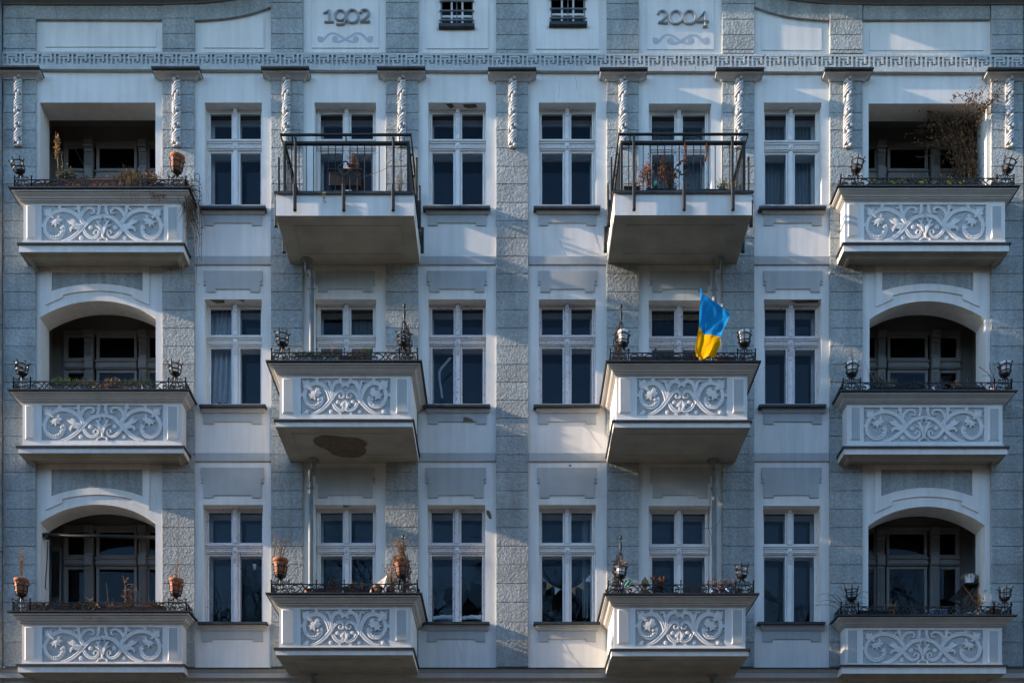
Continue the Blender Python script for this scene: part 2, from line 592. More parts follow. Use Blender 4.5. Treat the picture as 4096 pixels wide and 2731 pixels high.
# gable field above v=33 (built as columns below the cornice line, holes for the attic windows)
cuts = sorted({600, 3490, *[x for x, y in GABLE if 600 < x < 3490], *[h[0] for h in ATT], *[h[1] for h in ATT]})
for a, b in zip(cuts, cuts[1:]):
    um = (a + b) / 2
    ga, gb = gable_v(a), gable_v(b)
    inatt = [h for h in ATT if h[0] < um < h[1]]
    if inatt:
        h = inatt[0]
        mb.quad((X(a), 0, Z(h[2])), (X(b), 0, Z(h[2])), (X(b), 0, Z(gb - 20)), (X(a), 0, Z(ga - 20)))
    else:
        mb.quad((X(a), 0, Z(33)), (X(b), 0, Z(33)), (X(b), 0, Z(gb - 20)), (X(a), 0, Z(ga - 20)))
for i, h in enumerate(holes):
    dep = 0.42 if i >= len(OPEN) and i < len(OPEN) + len(LOG) else 0.30
    x0, x1, zt, zb = X(h[0]), X(h[1]), Z(h[2]), Z(h[3])
    mb.quad((x0, 0, zb), (x0, 0, zt), (x0, dep, zt), (x0, dep, zb))
    mb.quad((x1, 0, zt), (x1, 0, zb), (x1, dep, zb), (x1, dep, zt))
    mb.quad((x0, 0, zt), (x1, 0, zt), (x1, dep, zt), (x0, dep, zt))
    mb.quad((x0, 0, zb), (x0, dep, zb), (x1, dep, zb), (x1, 0, zb))
# arch spandrels
for (r, c, a, b, vc, vs_, vb) in LOG:
    if vs_ is None: continue
    A = arc_pts(a, b, vs_, vc)
    for (p, q) in zip(A, A[1:]):
        mb.quad((X(p[0]), 0, Z(p[1])), (X(q[0]), 0, Z(q[1])), (X(q[0]), 0, Z(vc)), (X(p[0]), 0, Z(vc)))
        mb.quad((X(p[0]), 0.42, Z(p[1])), (X(q[0]), 0.42, Z(q[1])), (X(q[0]), 0.0, Z(q[1])), (X(p[0]), 0.0, Z(p[1])))
        mb.quad((X(q[0]), 0.42, Z(q[1])), (X(p[0]), 0.42, Z(p[1])), (X(p[0]), 0.42, Z(vc)), (X(q[0]), 0.42, Z(vc)))
mb.build('wall', M['plaster'], B)

# ground floor wall and outer shell of the house
mb = MB()
mb.box(X(FL), X(FR), -0.06, 0.5, -0.12, Z(2716))
for k in range(8):
    z = 0.5 + k * 0.78
    mb.box(X(FL), X(FR), -0.085, -0.05, z, z + 0.75, 0.012)
mb.build('ground_floor_wall', M['stucco'], B)
mb = MB()
mb.box(X(FL) + 0.02, X(FR) - 0.02, 10.9, 11.3, -0.1, Z(40))
mb.box(X(FL) + 0.02, X(FL) + 0.3, 0.5, 10.9, -0.1, Z(40))
mb.box(X(FR) - 0.3, X(FR) - 0.02, 0.5, 10.9, -0.1, Z(40))
mb.build('rear_wall', M['grey'], B)
mb = MB()
zt = Z(33) + 0.42
mb.poly([(X(FL), -0.2, zt), (X(FR), -0.2, zt), (X(FR), 5.5, zt + 3.0), (X(FL), 5.5, zt + 3.0)])
mb.poly([(X(FL), 11.6, zt), (X(FL), 5.5, zt + 3.0), (X(FR), 5.5, zt + 3.0), (X(FR), 11.6, zt)])
mb.poly([(X(FL), -0.2, zt), (X(FL), 5.5, zt + 3.0), (X(FL), 11.6, zt)])
mb.poly([(X(FR), -0.2, zt), (X(FR), 11.6, zt), (X(FR), 5.5, zt + 3.0)])
mb.build('roof', M['rooftile'], B)


def cornice_mesh(line, prof):
    """line: list of (u,v); prof: list of (depth, height above the line)"""
    mb = MB()
    K = len(prof)
    P = [(X(u), Z(v)) for u, v in line]
    for i, (x, z) in enumerate(P):
        a = Vector(P[max(i - 1, 0)]); b = Vector(P[min(i + 1, len(P) - 1)])
        t = (b - a).normalized()
        n = Vector((-t.y, t.x))
        for d, h in prof:
            mb.v.append((x + n.x * h, -d, z + n.y * h))
    for i in range(len(P) - 1):
        for k in range(K - 1):
            a = i * K + k
            mb.face((a, a + K, a + K + 1, a + 1))
    mb.face([k for k in range(K)][::-1])
    mb.face([(len(P) - 1) * K + k for k in range(K)])
    return mb


CPROF = [(0.03, 0.0), (0.075, 0.0), (0.08, 0.025), (0.12, 0.055), (0.15, 0.10), (0.155, 0.13), (0.19, 0.14), (0.24, 0.15),
         (0.54, 0.15), (0.545, 0.24), (0.555, 0.25), (0.57, 0.30), (0.57, 0.32), (0.0, 0.40), (-0.3, 0.42)]
line = [(FL, 33)] + GABLE + [(FR, 33)]
cornice_mesh(line, CPROF).build('cornice', M['cornice'], B)

# ------------------------------------------------------------------ pilasters with joints, capitals and garlands
JR = [320, 388, 460, 530, 602, 675, 745, 819, 891, 961, 1033, 1102, 1175, 1248, 1320, 1392, 1464, 1535, 1607, 1678, 1750, 1823,
      1893, 1967, 2040, 2114, 2188, 2262, 2337, 2411, 2490, 2570, 2668]
JA = [-520, -460, -400, -335, -272, -210, -150, -100, -38, 23, 85, 147, 206, 221]


def blocks(mb, u0, u1, joints, d0, d1, gap=1.5, skip=None):
    for a, b in zip(joints, joints[1:]):
        if skip and skip(u0, u1, a): continue
        mb.box(X(u0) + R.uniform(0, .003), X(u1) - R.uniform(0, .003), -d1 - R.uniform(0, .003), -d0, Z(b) + gap * S * 0.5, Z(a) - gap * S * 0.5, 0.005)
    mb.box(X(u0) + .006, X(u1) - .006, -(d1 - 0.016), 0.02, Z(joints[-1]), Z(joints[0]))


def garland_mesh():
    """carved fruit garland, local origin at its top centre, hanging down 1.31 m"""
    mb = MB()
    rr = random.Random(3)
    H = 1.30
    mb.box(-.072, .072, -.022, 0.0, -H, -0.02)
    mb.sm = True
    # twisting ribbons between the fruit clusters
    zs = [-.12, -.40, -.70, -.98, -1.22]
    for z in zs:
        n = 3 if z > -1.2 else 2
        for k in range(n):
            mb.ball((rr.uniform(-.03, .035) + (-.02 if k % 2 else .022), -.045, z + .055 * (k - 1)), rr.uniform(.031, .040), 10, 6, (1, 1.0, 1.1))
        for k in range(3):
            a = rr.uniform(-.9, .9)
            mb.ball((rr.uniform(-.05, .05), -.035, z + rr.uniform(.05, .10)), .022, 8, 5, (0.8, .9, 2.0))
    for z in (-.25, -.55, -.84, -1.12):
        for q in range(3):
            zz = z + .055 * (q - 1)
            pts = spline([(-.068, -.028, zz - .085), (-.03, -.05, zz - .035), (.03, -.054, zz + .03), (.068, -.028, zz + .075)], 4)
            mb.tube(pts, [.014 + .010 * math.sin(math.pi * i / (len(pts) - 1)) for i in range(len(pts))], 6)
    for sx in (-1, 1):
        for k in range(16):
            mb.ball((sx * .062 + rr.uniform(-.008, .008), -.028, -.05 - k * .08), .02, 7, 4, (.7, .9, 1.6))
    mb.ball((0, -.05, -.03), .05, 10, 6, (1.2, .7, .7))
    mb.ball((0, -.035, -1.30), .045, 10, 6, (1.35, .6, .5))
    return mb


gm = None
for i, (a, b) in enumerate(PIL):
    mb = MB()
    blocks(mb, a, b, JR, 0.0, 0.055)
    p = mb.build('pilaster', M['stucco'], B)
    # capital: dark flashing on a flaring moulding
    mb = MB()
    dv = 6 if i > 3 else (2 if i else 0)
    x0, x1 = X(a), X(b)
    zb, zt = Z(320 + dv, .06), Z(277 + dv, .2)
    h = zt - zb
    prof = [(0.0, zb), (.022, zb), (.022, zb + .07 * h), (.010, zb + .08 * h), (.016, zb + .20 * h), (.04, zb + .42 * h), (.075, zb + .60 * h), (.09, zb + .66 * h), (.09, zb + .70 * h), (.125, zb + .71 * h), (.13, zb + .93 * h), (.13, zb + .95 * h), (0.0, zb + .96 * h)]
    mb.usweep(x0, x1, 0.058, prof)
    cp = mb.build('capital', M['garland'], p)
    mb = MB()
    mb.box(x0 - .14, x1 + .14, -(0.058 + .19), 0.0, zt - .04 * h, zt + .026)
    mb.build('flashing', M['zinc'], p)
    if gm is None:
        g = garland_mesh().build('garland', M['garland'], p)
        gm = g
    else:
        g = gm.copy()
        COL.objects.link(g)
        g.parent = p
    g.location = (X((78, 710, 1148, 1608, 2050, 2490, 2952, 3386, 4030)[i]), -0.058, Z(308 + dv))
    # attic continuation of the pilaster
    mb = MB()
    lo = gable_v((a + b) / 2) - 12
    ja = [v + (4 if i > 3 else 0) for v in JA]
    ja = [v for v in ja if v > lo + 20]
    ja = [lo] + ja
    if i in (0, 8): ja = [33] + [v for v in ja if v > 80]
    if 1 <= i <= 7: ja = [max(gable_v(a), gable_v(b)) - 4] + [v for v in ja if v > max(gable_v(a), gable_v(b)) + 12]
    blocks(mb, a, b, ja, 0.0, 0.058)
    mb.build('attic_pilaster', M['stucco'], B)

# rough attic fields above the white panels of the two wings, under the curved cornice
for side in (0, 1):
    mb = MB()
    def f(u): return u if side == 0 else 4090 - u + 12
    top = [(u, gable_v(u) - 4) for u in (147, 300, 450, 600, 652)]
    mb.prism([(X(f(u)), Z(v)) for u, v in top] + [(X(f(652)), Z(88)), (X(f(147)), Z(86))], -0.05, 0.0)
    curve = spline([(781, 91), (860, 86), (940, 77), (1010, 62), (1086, 37)], 5)
    top = [(u, gable_v(u) - 4) for u in range(781, 1087, 30)] + [(1086, gable_v(1086) - 4)]
    pts = [(X(f(u)), Z(v)) for u, v in top] + [(X(f(p.x)), Z(p.y)) for p in curve[::-1]]
    for k in range(len(curve) - 1):
        p, q = curve[k], curve[k + 1]
        gu, gv = gable_v(p.x) - 4, gable_v(q.x) - 4
        mb.prism([(X(f(p.x)), Z(p.y)), (X(f(q.x)), Z(q.y)), (X(f(q.x)), Z(gv)), (X(f(p.x)), Z(gu))], -0.05, 0.0)
    mb.build('attic_field', M['stucco'], B)

# white attic panels (raised inner fields)
PAN = [(183, 625, 120, 191), (1248, 1515, -230, 195), (1705, 1953, -300, 197), (2145, 2396, -300, 199), (2588, 2856, -230, 201), (3478, 3930, 122, 205)]
for a, b, c, d in PAN:
    mb = MB()
    hole = [h for h in ATT if a < h[0] < b]
    if hole:
        h = hole[0]
        for (q, r_, s_, t_) in ((a, h[0] - 14, c, d), (h[1] + 14, b, c, d), (h[0] - 14, h[1] + 14, h[3] + 22, d)):
            mb.box(X(q), X(r_), -0.014, 0.0, Z(t_), Z(s_))
        mb.build('attic_panel', M['plaster'], B)
    else:
        mb.box(X(a), X(b), -0.014, 0.0, Z(d), Z(c), 0.004)
        mb.build('attic_panel', M['plaster'], B)
for pts in ([(815, 118), (870, 114), (930, 106), (985, 96), (1055, 80), (1055, 195), (815, 194)],
            [(3048, 80), (3110, 98), (3170, 108), (3230, 114), (3286, 117), (3286, 204), (3048, 203)]):
    mb = MB()
    mb.prism([(X(u), Z(v)) for u, v in pts], -0.014, 0.0)
    mb.build('attic_panel', M['plaster'], B)

# Greek key frieze
mb = MB()
def fz(v, u): return Z(v + 10 * (u - 600) / 3000.0)
def fbox(u0, u1, v0, v1, d):
    mb.box(X(u0), X(u1), -d - R.uniform(0, .002), 0.0, fz(v1, u0), fz(v0, u0))
n = 59
per = (FR - FL) / n
k_ = per / 406.0
q_ = 400 / 2352
for i in range(n):
    o = FL + i * per
    fbox(o, o + per, 220, 229, 0.060 + .0005 * (i % 2))
    fbox(o, o + per, 270, 290, 0.066 + .0005 * (i % 2))
    fbox(o, o + per, 229, 270, 0.026 + .0005 * (i % 2))
    fbox(o + 2 * k_, o + 45 * k_, 229, 270, 0.060)
    fbox(o + 106 * k_, o + 148 * k_, 229.5, 270, 0.059)
    fbox(o + 206 * k_, o + 250 * k_, 246, 270, 0.0585)
    fbox(o + 310 * k_, o + 353 * k_, 229.5, 258, 0.0595)
    fbox(o + 148 * k_, o + 310 * k_, 229.5, 237, 0.056)
    fbox(o + 250 * k_, o + per - .2, 263, 270, 0.0565)
    fbox(o + 50 * k_, o + 104 * k_, 236, 246, 0.040)
    fbox(o + 150 * k_, o + 308 * k_, 237, 246, 0.044)
    fbox(o + 355 * k_, o + per - .3, 236, 246, 0.040)
mb.build('frieze', M['frieze'], B)

# string courses between the storeys
for (v0, v1) in ((1028, 1062), (1813, 1847)):
    for (a, b) in ((781, 1086), (1674, 1984), (2113, 2426), (3015, 3316)):
        mb = MB()
        mb.box(X(a), X(b), -0.03, 0.0, Z(v1), Z(v0), 0.006)
        mb.build('string_course', M['grey'], B)

# bottom cornice
mb = MB()
zz = [(0.02, 2740), (0.06, 2738), (0.07, 2722), (0.10, 2714), (0.16, 2709), (0.17, 2690), (0.19, 2685), (0.22, 2677), (0.22, 2674), (0.0, 2668)]
for (d, v), (d2, v2) in zip(zz, zz[1:]):
    mb.quad((X(FL - 10), -d, Z(v, d)), (X(FR + 10), -d, Z(v, d)), (X(FR + 10), -d2, Z(v2, d2)), (X(FL - 10), -d2, Z(v2, d2)))
cb = mb.build('lower_cornice', M['grey'], B)
mb = MB(); mb.box(X(FL - 10), X(FR + 10), -0.235, 0.0, Z(2674, .23), Z(2668, .23))
mb.build('flashing', M['zinc'], cb)


# ------------------------------------------------------------------ windows
def glaze_frame(mb, x0, x1, z0, z1, y, t=0.055, w=0.04):
    """four bars round a pane opening"""
    mb.box(x0, x0 + w, y, y + t, z0, z1, 0.008)
    mb.box(x1 - w, x1, y, y + t, z0, z1, 0.008)
    mb.box(x0 + w, x1 - w, y + .002, y + t, z1 - w, z1, 0.008)
    mb.box(x0 + w, x1 - w, y + .002, y + t, z0, z0 + w, 0.008)


def bracket(mb, x, z, y, s=1.0):
    mb.box(x - .034 * s, x + .034 * s, y - .05, y, z - .02, z, 0.004)
    for k in (-1, 0, 1):
        mb.box(x + k * .021 * s - .008, x + k * .021 * s + .008, y - .045, y, z - .10, z - .02, 0.005)
    mb.box(x - .03 * s, x + .03 * s, y - .03, y, z - .115, z - .10)
    mb.box(x - .033 * s, x + .033 * s, y - .022, y, z - .13, z - .119)
    for k in (-1, 0, 1):
        mb.box(x + k * .02 * s - .006, x + k * .02 * s + .006, y - .02, y, z - .155, z - .131)


def pane(parent, x0, x1, z0, z1, y, origin=None):
    mb = MB()
    a, b = R.uniform(-.009, .009), R.uniform(-.007, .007)
    xm, zm = (x0 + x1) / 2, (z0 + z1) / 2
    q = [(x, y + a * (x - xm) + b * (z - zm), z) for x, z in ((x0, z0), (x1, z0), (x1, z1), (x0, z1))]
    mb.quad(*q)
    # a slight individual tilt of each casement
    return mb.build('pane', M['glass'], parent, origin)


def transom(mb, x0, x1, xc, zb, zt, y):
    h = zt - zb
    mb.box(x0, x1, y - .012, y + .05, zb, zt, 0.003)
    mb.box(x0, x1, y - .055, y - .012, zt - .30 * h, zt - .12 * h, 0.010)
    mb.box(x0, x1, y - .040, y - .012, zt - .44 * h, zt - .33 * h, 0.006)
    mb.box(x0 + .01, xc - .06, y - .036, y - .012, zb + .10 * h, zb + .26 * h, 0.008)
    mb.box(xc + .06, x1 - .01, y - .036, y - .012, zb + .10 * h, zb + .26 * h, 0.008)
    n = int((x1 - x0) / .045)
    for k in range(n):
        cx = x0 + (k + .5) * (x1 - x0) / n
        if abs(cx - xc) < .06: continue
        mb.box(cx - .014, cx + .014, y - .026, y - .012, zb + .33 * h, zb + .50 * h, 0.006)
    mb.prism([(xc - .045, zb + .08 * h), (xc + .045, zb + .08 * h), (xc + .045, zb + .60 * h), (xc - .045, zb + .60 * h)], y - .03, y - .012)
    n0 = len(mb.v)
    mb.v += [(xc - .04, y - .03, zb + .1 * h), (xc + .04, y - .03, zb + .1 * h), (xc + .04, y - .03, zb + .58 * h), (xc - .04, y - .03, zb + .58 * h), (xc, y - .062, zb + .34 * h)]
    for q in ((0, 1, 4), (1, 2, 4), (2, 3, 4), (3, 0, 4)): mb.face([n0 + i for i in q])


WIN = {}
for (r, c, a, b, vt, vb, kind) in OPEN:
    worn = (r == 2 and c in (4, 5, 6, 7)) or (r == 3 and c in (2, 4))
    wm = M['wood_worn'] if worn else M['wood_white']
    x0, x1, zt, zb = X(a), X(b), Z(vt), Z(vb)
    Y = 0.172
    tr0, tr1 = {1: (532, 575), 2: (1322, 1362), 3: (2160, 2199)}[r]
    if c in (6, 7): tr0, tr1 = tr0 + 5, tr1 + 5
    zt1, zt0 = Z(tr0), Z(tr1)
    xc = (x0 + x1) / 2 + .004
    ins = 0.0 if kind == 'window' else 0.02
    xa, xb = x0 + ins, x1 - ins
    mb = MB()
    # fixed frame
    mb.box(xa, xa + .026, Y, Y + .11, zb, zt, 0.005)
    mb.box(xb - .026, xb, Y, Y + .11, zb, zt, 0.005)
    mb.box(xa, xb, Y + .002, Y + .11, zt - .028, zt)
    mb.box(xa, xb, Y + .002, Y + .11, zb, zb + .03)
    if kind == 'door':
        mb.box(x0, xa, Y + .02, Y + .11, zb, zt); mb.box(xb, x1, Y + .02, Y + .11, zb, zt)
    # mullion with fluting
    mb.box(xc - .045, xc + .045, Y - .004, Y + .09, zb + .03, zt - .028)
    mb.box(xc - .028, xc + .028, Y - .024, Y - .004, zt1, zt - .02, 0.006)
    for k in (-1, 1):
        mb.box(xc + k * .014 - .006, xc + k * .014 + .006, Y - .034, Y - .024, zt1 + .10, zt - .19, 0.003)
    mb.box(xc - .034, xc + .034, Y - .03, Y - .004, zt1, zt1 + .07, 0.006)
    bracket(mb, xc, zt + .012, Y - .016)
    mb.box(xc - .028, xc + .028, Y - .022, Y - .004, zb + .03, zt0, 0.006)
    if r > 1 or kind == 'door': bracket(mb, xc, zt0 - .02, Y - .016)
    transom(mb, xa, xb, xc, zt0, zt1, Y)
    # casements
    leaves = []
    for (p, q) in ((xa + .026, xc - .045), (xc + .045, xb - .026)):
        glaze_frame(mb, p + .002, q - .002, zt1 + .002, zt - .03, Y + .012, .05, .030)
        leaves.append((p + .03, q - .03, zt1 + .03, zt - .058))
        lo = zb + .032
        if kind == 'door':
            lo = zb + .62
            mb.box(p + .002, q - .002, Y + .014, Y + .06, zb + .03, lo, 0.006)
            mb.box(p + .06, q - .06, Y - .002, Y + .014, zb + .12, lo - .08, 0.012)
        glaze_frame(mb, p + .002, q - .002, lo, zt0 - .002, Y + .012, .05, .034)
        leaves.append((p + .034, q - .034, lo + .034, zt0 - .034))
    # inner window of the double glazing and the reveal between the two
    yi = Y + .24
    mb.box(xa + .01, xa + .075, yi, yi + .05, zb, zt)
    mb.box(xb - .075, xb - .01, yi, yi + .05, zb, zt)
    mb.box(xa + .075, xb - .075, yi, yi + .05, zt - .10, zt - .01)
    mb.box(xa + .075, xb - .075, yi, yi + .05, zt0, zt1)
    mb.box(xa + .075, xb - .075, yi, yi + .05, zb, zb + .07)
    mb.box(xc - .05, xc + .05, yi, yi + .05, zb + .07, zt - .10)
    win = mb.build('window' if kind == 'window' else 'balcony_door', wm, B)
    WIN[(r, c)] = (win, x0, x1, zb, zt, Y, xc, zt0, zt1)
    for L in leaves: pane(win, *L, Y + .034)
    pane(win, xa + .07, xb - .07, zb + .06, zt - .09, yi + .03)
    # dark room behind
    mb = MB()
    yb = 2.0
    mb.quad((x0 - .3, yb, zb - .2), (x1 + .3, yb, zb - .2), (x1 + .3, yb, zt + .2), (x0 - .3, yb, zt + .2))
    ya = yi + .052
    for (p, q, s_, t_) in (((x0, 0), (x0 - .3, 0), zb, zt), ((x1 + .3, 0), (x1, 0), zb, zt)):
        mb.quad((p[0], ya, s_), (q[0], ya, s_), (q[0], ya, t_), (p[0], ya, t_))
    mb.quad((x0 - .3, ya, zt), (x1 + .3, ya, zt), (x1 + .3, ya, zt + .2), (x0 - .3, ya, zt + .2))
    mb.quad((x0 - .3, ya, zb - .2), (x1 + .3, ya, zb - .2), (x1 + .3, ya, zb), (x0 - .3, ya, zb))
    for x in (x0 - .3, x1 + .3):
        mb.quad((x, ya, zb - .2), (x, yb, zb - .2), (x, yb, zt + .2), (x, ya, zt + .2))
    for z in (zb - .2, zt + .2):
        mb.quad((x0 - .3, ya, z), (x1 + .3, ya, z), (x1 + .3, yb, z), (x0 - .3, yb, z))
    mb.build('room', M['room'], win)
    # the reveal between outer and inner sash
    mb = MB()
    for x in (x0 + .012, x1 - .012):
        mb.quad((x, Y + .11, zb), (x, yi, zb), (x, yi, zt), (x, Y + .11, zt))
    for z in (zb + .012, zt - .012):
        mb.quad((x0, Y + .11, z), (x1, Y + .11, z), (x1, yi + .05, z), (x0, yi + .05, z))
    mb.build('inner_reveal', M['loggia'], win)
    if kind == 'window':
        # sill, its moulding and the notched apron
        s0 = {1: 822, 2: 1615, 3: 2483}[r]
        mb = MB()
        mb.box(X(a - 21, .1), X(b + 17, .1), -0.125, .16, Z(s0 + 11, .12), Z(s0 + 2, .12))
        mb.build('sill', M['zinc'], win)
        mb = MB()
        sx0, sx1 = X(a - 3), X(b + 8)
        zz0, zz1 = Z(s0 + 40), Z(s0 + 8)
        hh = zz1 - zz0
        prof = [(0, zz0), (.0, zz0 + .05 * hh), (.012, zz0 + .1 * hh), (.018, zz0 + .24 * hh), (.03, zz0 + .26 * hh), (.032, zz0 + .38 * hh), (.03, zz0 + .40 * hh), (.045, zz0 + .85 * hh), (.045, zz1)]
        mb.usweep(sx0, sx1, .03, prof)
        mb.build('sill_moulding', M['grey'], win)
        mb = MB()
        l, rr_ = a - 1, b
        yv0, yv1, yv2 = s0 + 41, s0 + 72, s0 + 82
        mb.prism([(X(u), Z(v)) for u, v in ((l, yv0), (rr_, yv0), (rr_, yv2), (rr_ - 39, yv2), (rr_ - 39, yv1), (l + 39, yv1), (l + 39, yv2), (l, yv2))], -0.02, 0.0)
        mb.build('apron', M['grey'], win)
    if r > 1:
        # eared panel over the window head
        l, rr_ = (a - 3, b + 3) if r == 2 else (a - 6, b + 3)
        t0, t1, t2, t3 = (1086, 1128, 1158, 1170) if r == 2 else (1871, 1918, 1981, 1991)
        if c == 6: l, rr_ = 2600, 2840
        if c == 3: l, rr_ = (1262, 1500)
        mb = MB()
        mb.prism([(X(u), Z(v)) for u, v in ((l, t0), (rr_, t0), (rr_, t1), (rr_ - 10, t1), (rr_ - 10, t3), (rr_ - 48, t3), (rr_ - 48, t2), (l + 48, t2), (l + 48, t3), (l + 10, t3), (l + 10, t1), (l, t1))], -0.02, 0.0)
        for s_, u in ((1, l), (-1, rr_)):
            mb.prism([(X(u + s_ * 2), Z(t1 + 3)), (X(u + s_ * 9), Z(t1 + 3)), (X(u + s_ * 9), Z(t1 + 14)), (X(u - s_ * 1), Z(t1 + 14))], -0.021, 0.0)
        mb.build('head_panel', M['grey'], win)

# attic windows with iron grilles
for (a, b, vt, vb) in ATT:
    x0, x1, zt, zb = X(a), X(b), Z(vt), Z(vb)
    mb = MB()
    Y = .13
    xs = [x0, x0 + (x1 - x0) / 3, x0 + 2 * (x1 - x0) / 3, x1]
    for i_, x in enumerate(xs):
        w_ = .018
        mb.box(max(x0, x - w_), min(x1, x + w_), Y, Y + .05, zb, zt, .005)
    for z in (zb, zb + .30, zb + .62, zt):
        mb.box(x0 + .019, x1 - .019, Y + .003, Y + .05, z - .018, z + .018)
    win = mb.build('attic_window', M['wood_white'], B)
    pane(win, x0, x1, zb, zt, Y + .03)
    mb = MB()
    for z in (zb + .10, zb + .27, zb + .44, zb + .61, zb + .78):
        mb.tube([(x0 - .02, -.02, z), (x1 + .02, -.02, z)], .014, 8)
    for x in (x0 + .01, x1 - .01, (x0 + x1) / 2):
        mb.tube([(x, .02, zb), (x, .02, zt)], .010, 6)
    mb.build('grille', M['pipe'], win)
    mb = MB(); mb.box(x0 - .03, x1 + .03, -.08, .1, zb - .055, zb - .002)
    mb.build('sill', M['zinc'], win)
    mb = MB()
    mb.quad((x0, .6, zb), (x1, .6, zb), (x1, .6, zt), (x0, .6, zt))
    for x in (x0, x1): mb.quad((x, .2, zb), (x, .6, zb), (x, .6, zt), (x, .2, zt))
    for z in (zb, zt): mb.quad((x0, .2, z), (x1, .2, z), (x1, .6, z), (x0, .6, z))
    mb.build('room', M['room'], win)

# ------------------------------------------------------------------ years and painted scrolls
def digits(text, uc, vbase, name):
    """old-style serif figures, raised; figure height about 52 px"""
    mb = MB()
    P = {'1': [[(-20, 38), (-8, 42), (2, 50)], [(3, 50), (3, 3)], [(-16, 2.5), (22, 2.5)]],
         '0': [[(24 * math.sin(2 * math.pi * i / 20), 25 + 26 * math.cos(2 * math.pi * i / 20)) for i in range(21)]],
         '9': [[(0 + 21 * math.cos(2 * math.pi * i / 16), 29 + 20 * math.sin(2 * math.pi * i / 16)) for i in range(17)], [(21, 29), (22, 14), (14, -2), (2, -8), (-16, -7)]],
         '2': [[(-18, 38), (-14, 47), (-2, 51), (11, 48), (16, 38), (11, 26), (-2, 14), (-16, 4)], [(-19, 3), (-4, 4), (10, 2), (20, 5)]],
         '4': [[(10, 46), (10, -12)], [(8, 48), (-8, 28), (-24, 9)], [(-24, 8), (25, 8)], [(0, -12), (20, -12)]]}
    Wd = {'1': [[5, 7, 10], [11, 11], [6, 6]], '0': None, '9': None, '2': None, '4': [[11, 11], [7, 6, 6], [7, 7], [6, 6]]}
    pos = [-70, -22, 26, 76] if text == '1902' else [-75, -22, 32, 84]
    lift = 0
    for ch, px in zip(text, pos):
        for k, st in enumerate(P[ch]):
            pts = [Vector((X(uc + px + p[0]), Z(vbase - p[1]))) for p in st]
            if len(pts) > 4 and ch in '29': pts = spline(pts, 3)
            n = len(pts)
            if Wd[ch]:
                ws = [w_ * S * .85 for w_ in Wd[ch][k]]
            else:   # thick where the stroke is vertical, thin where it is horizontal
                ws = []
                for i in range(n):
                    t = pts[min(i + 1, n - 1)] - pts[max(i - 1, 0)]
                    t.normalize()
                    ws.append((5.0 + 5.0 * abs(t.y)) * S)
            if len(ws) != n: ws = [ws[0]] * n
            mb.ribbon(pts, ws, -0.014, 0.035, lift)
            lift += .0012
    mb.build(name, M['numeral'], B)


digits('1902', 1385, 98, 'year_numerals')
digits('2004', 2725, 102, 'year_numerals')


def scroll(uc, vc):
    mb = MB()
    lift = 0
    for s_ in (-1, 1):
        pts = spline([(s_ * 98, 2), (s_ * 106, -6), (s_ * 106, 8), (s_ * 96, 12), (s_ * 84, 2), (s_ * 66, -16), (s_ * 44, -20), (s_ * 20, -8), (s_ * -8, 8), (s_ * -32, 14), (s_ * -48, 8), (s_ * -46, -4), (s_ * -36, -4)], 5)
        n = len(pts)
        mb.cur = 0
        P_ = [Vector((X(uc + p.x), Z(vc + p.y))) for p in pts]
        ws = [S * (9.5 if .15 < i / n < .85 else 9.5) for i in range(n)]
        n0 = len(mb.v)
        for i, p in enumerate(P_):
            t = (P_[min(i + 1, n - 1)] - P_[max(i - 1, 0)]).normalized()
            nr = Vector((-t.y, t.x)) * ws[i] * .5
            y = -0.0155 - lift
            mb.v += [(p.x - nr.x, y, p.y - nr.y), (p.x + nr.x, y, p.y + nr.y)]
        for i in range(n - 1):
            a = n0 + 2 * i
            mb.face((a, a + 2, a + 3, a + 1))
        for q in (98, 40):
            cc = (X(uc + (s_ * q if q == 98 else -s_ * q)), Z(vc + 2))
            lift += .0006
            mb.poly([(cc[0] + 10.5 * S * math.cos(2 * math.pi * k / 16), -0.0155 - lift, cc[1] + 10.5 * S * math.sin(2 * math.pi * k / 16)) for k in range(16)])
        lift += .0006
    mb.build('painted_scroll', M['scroll'], B)


scroll(1382, 158)
scroll(2722, 164)

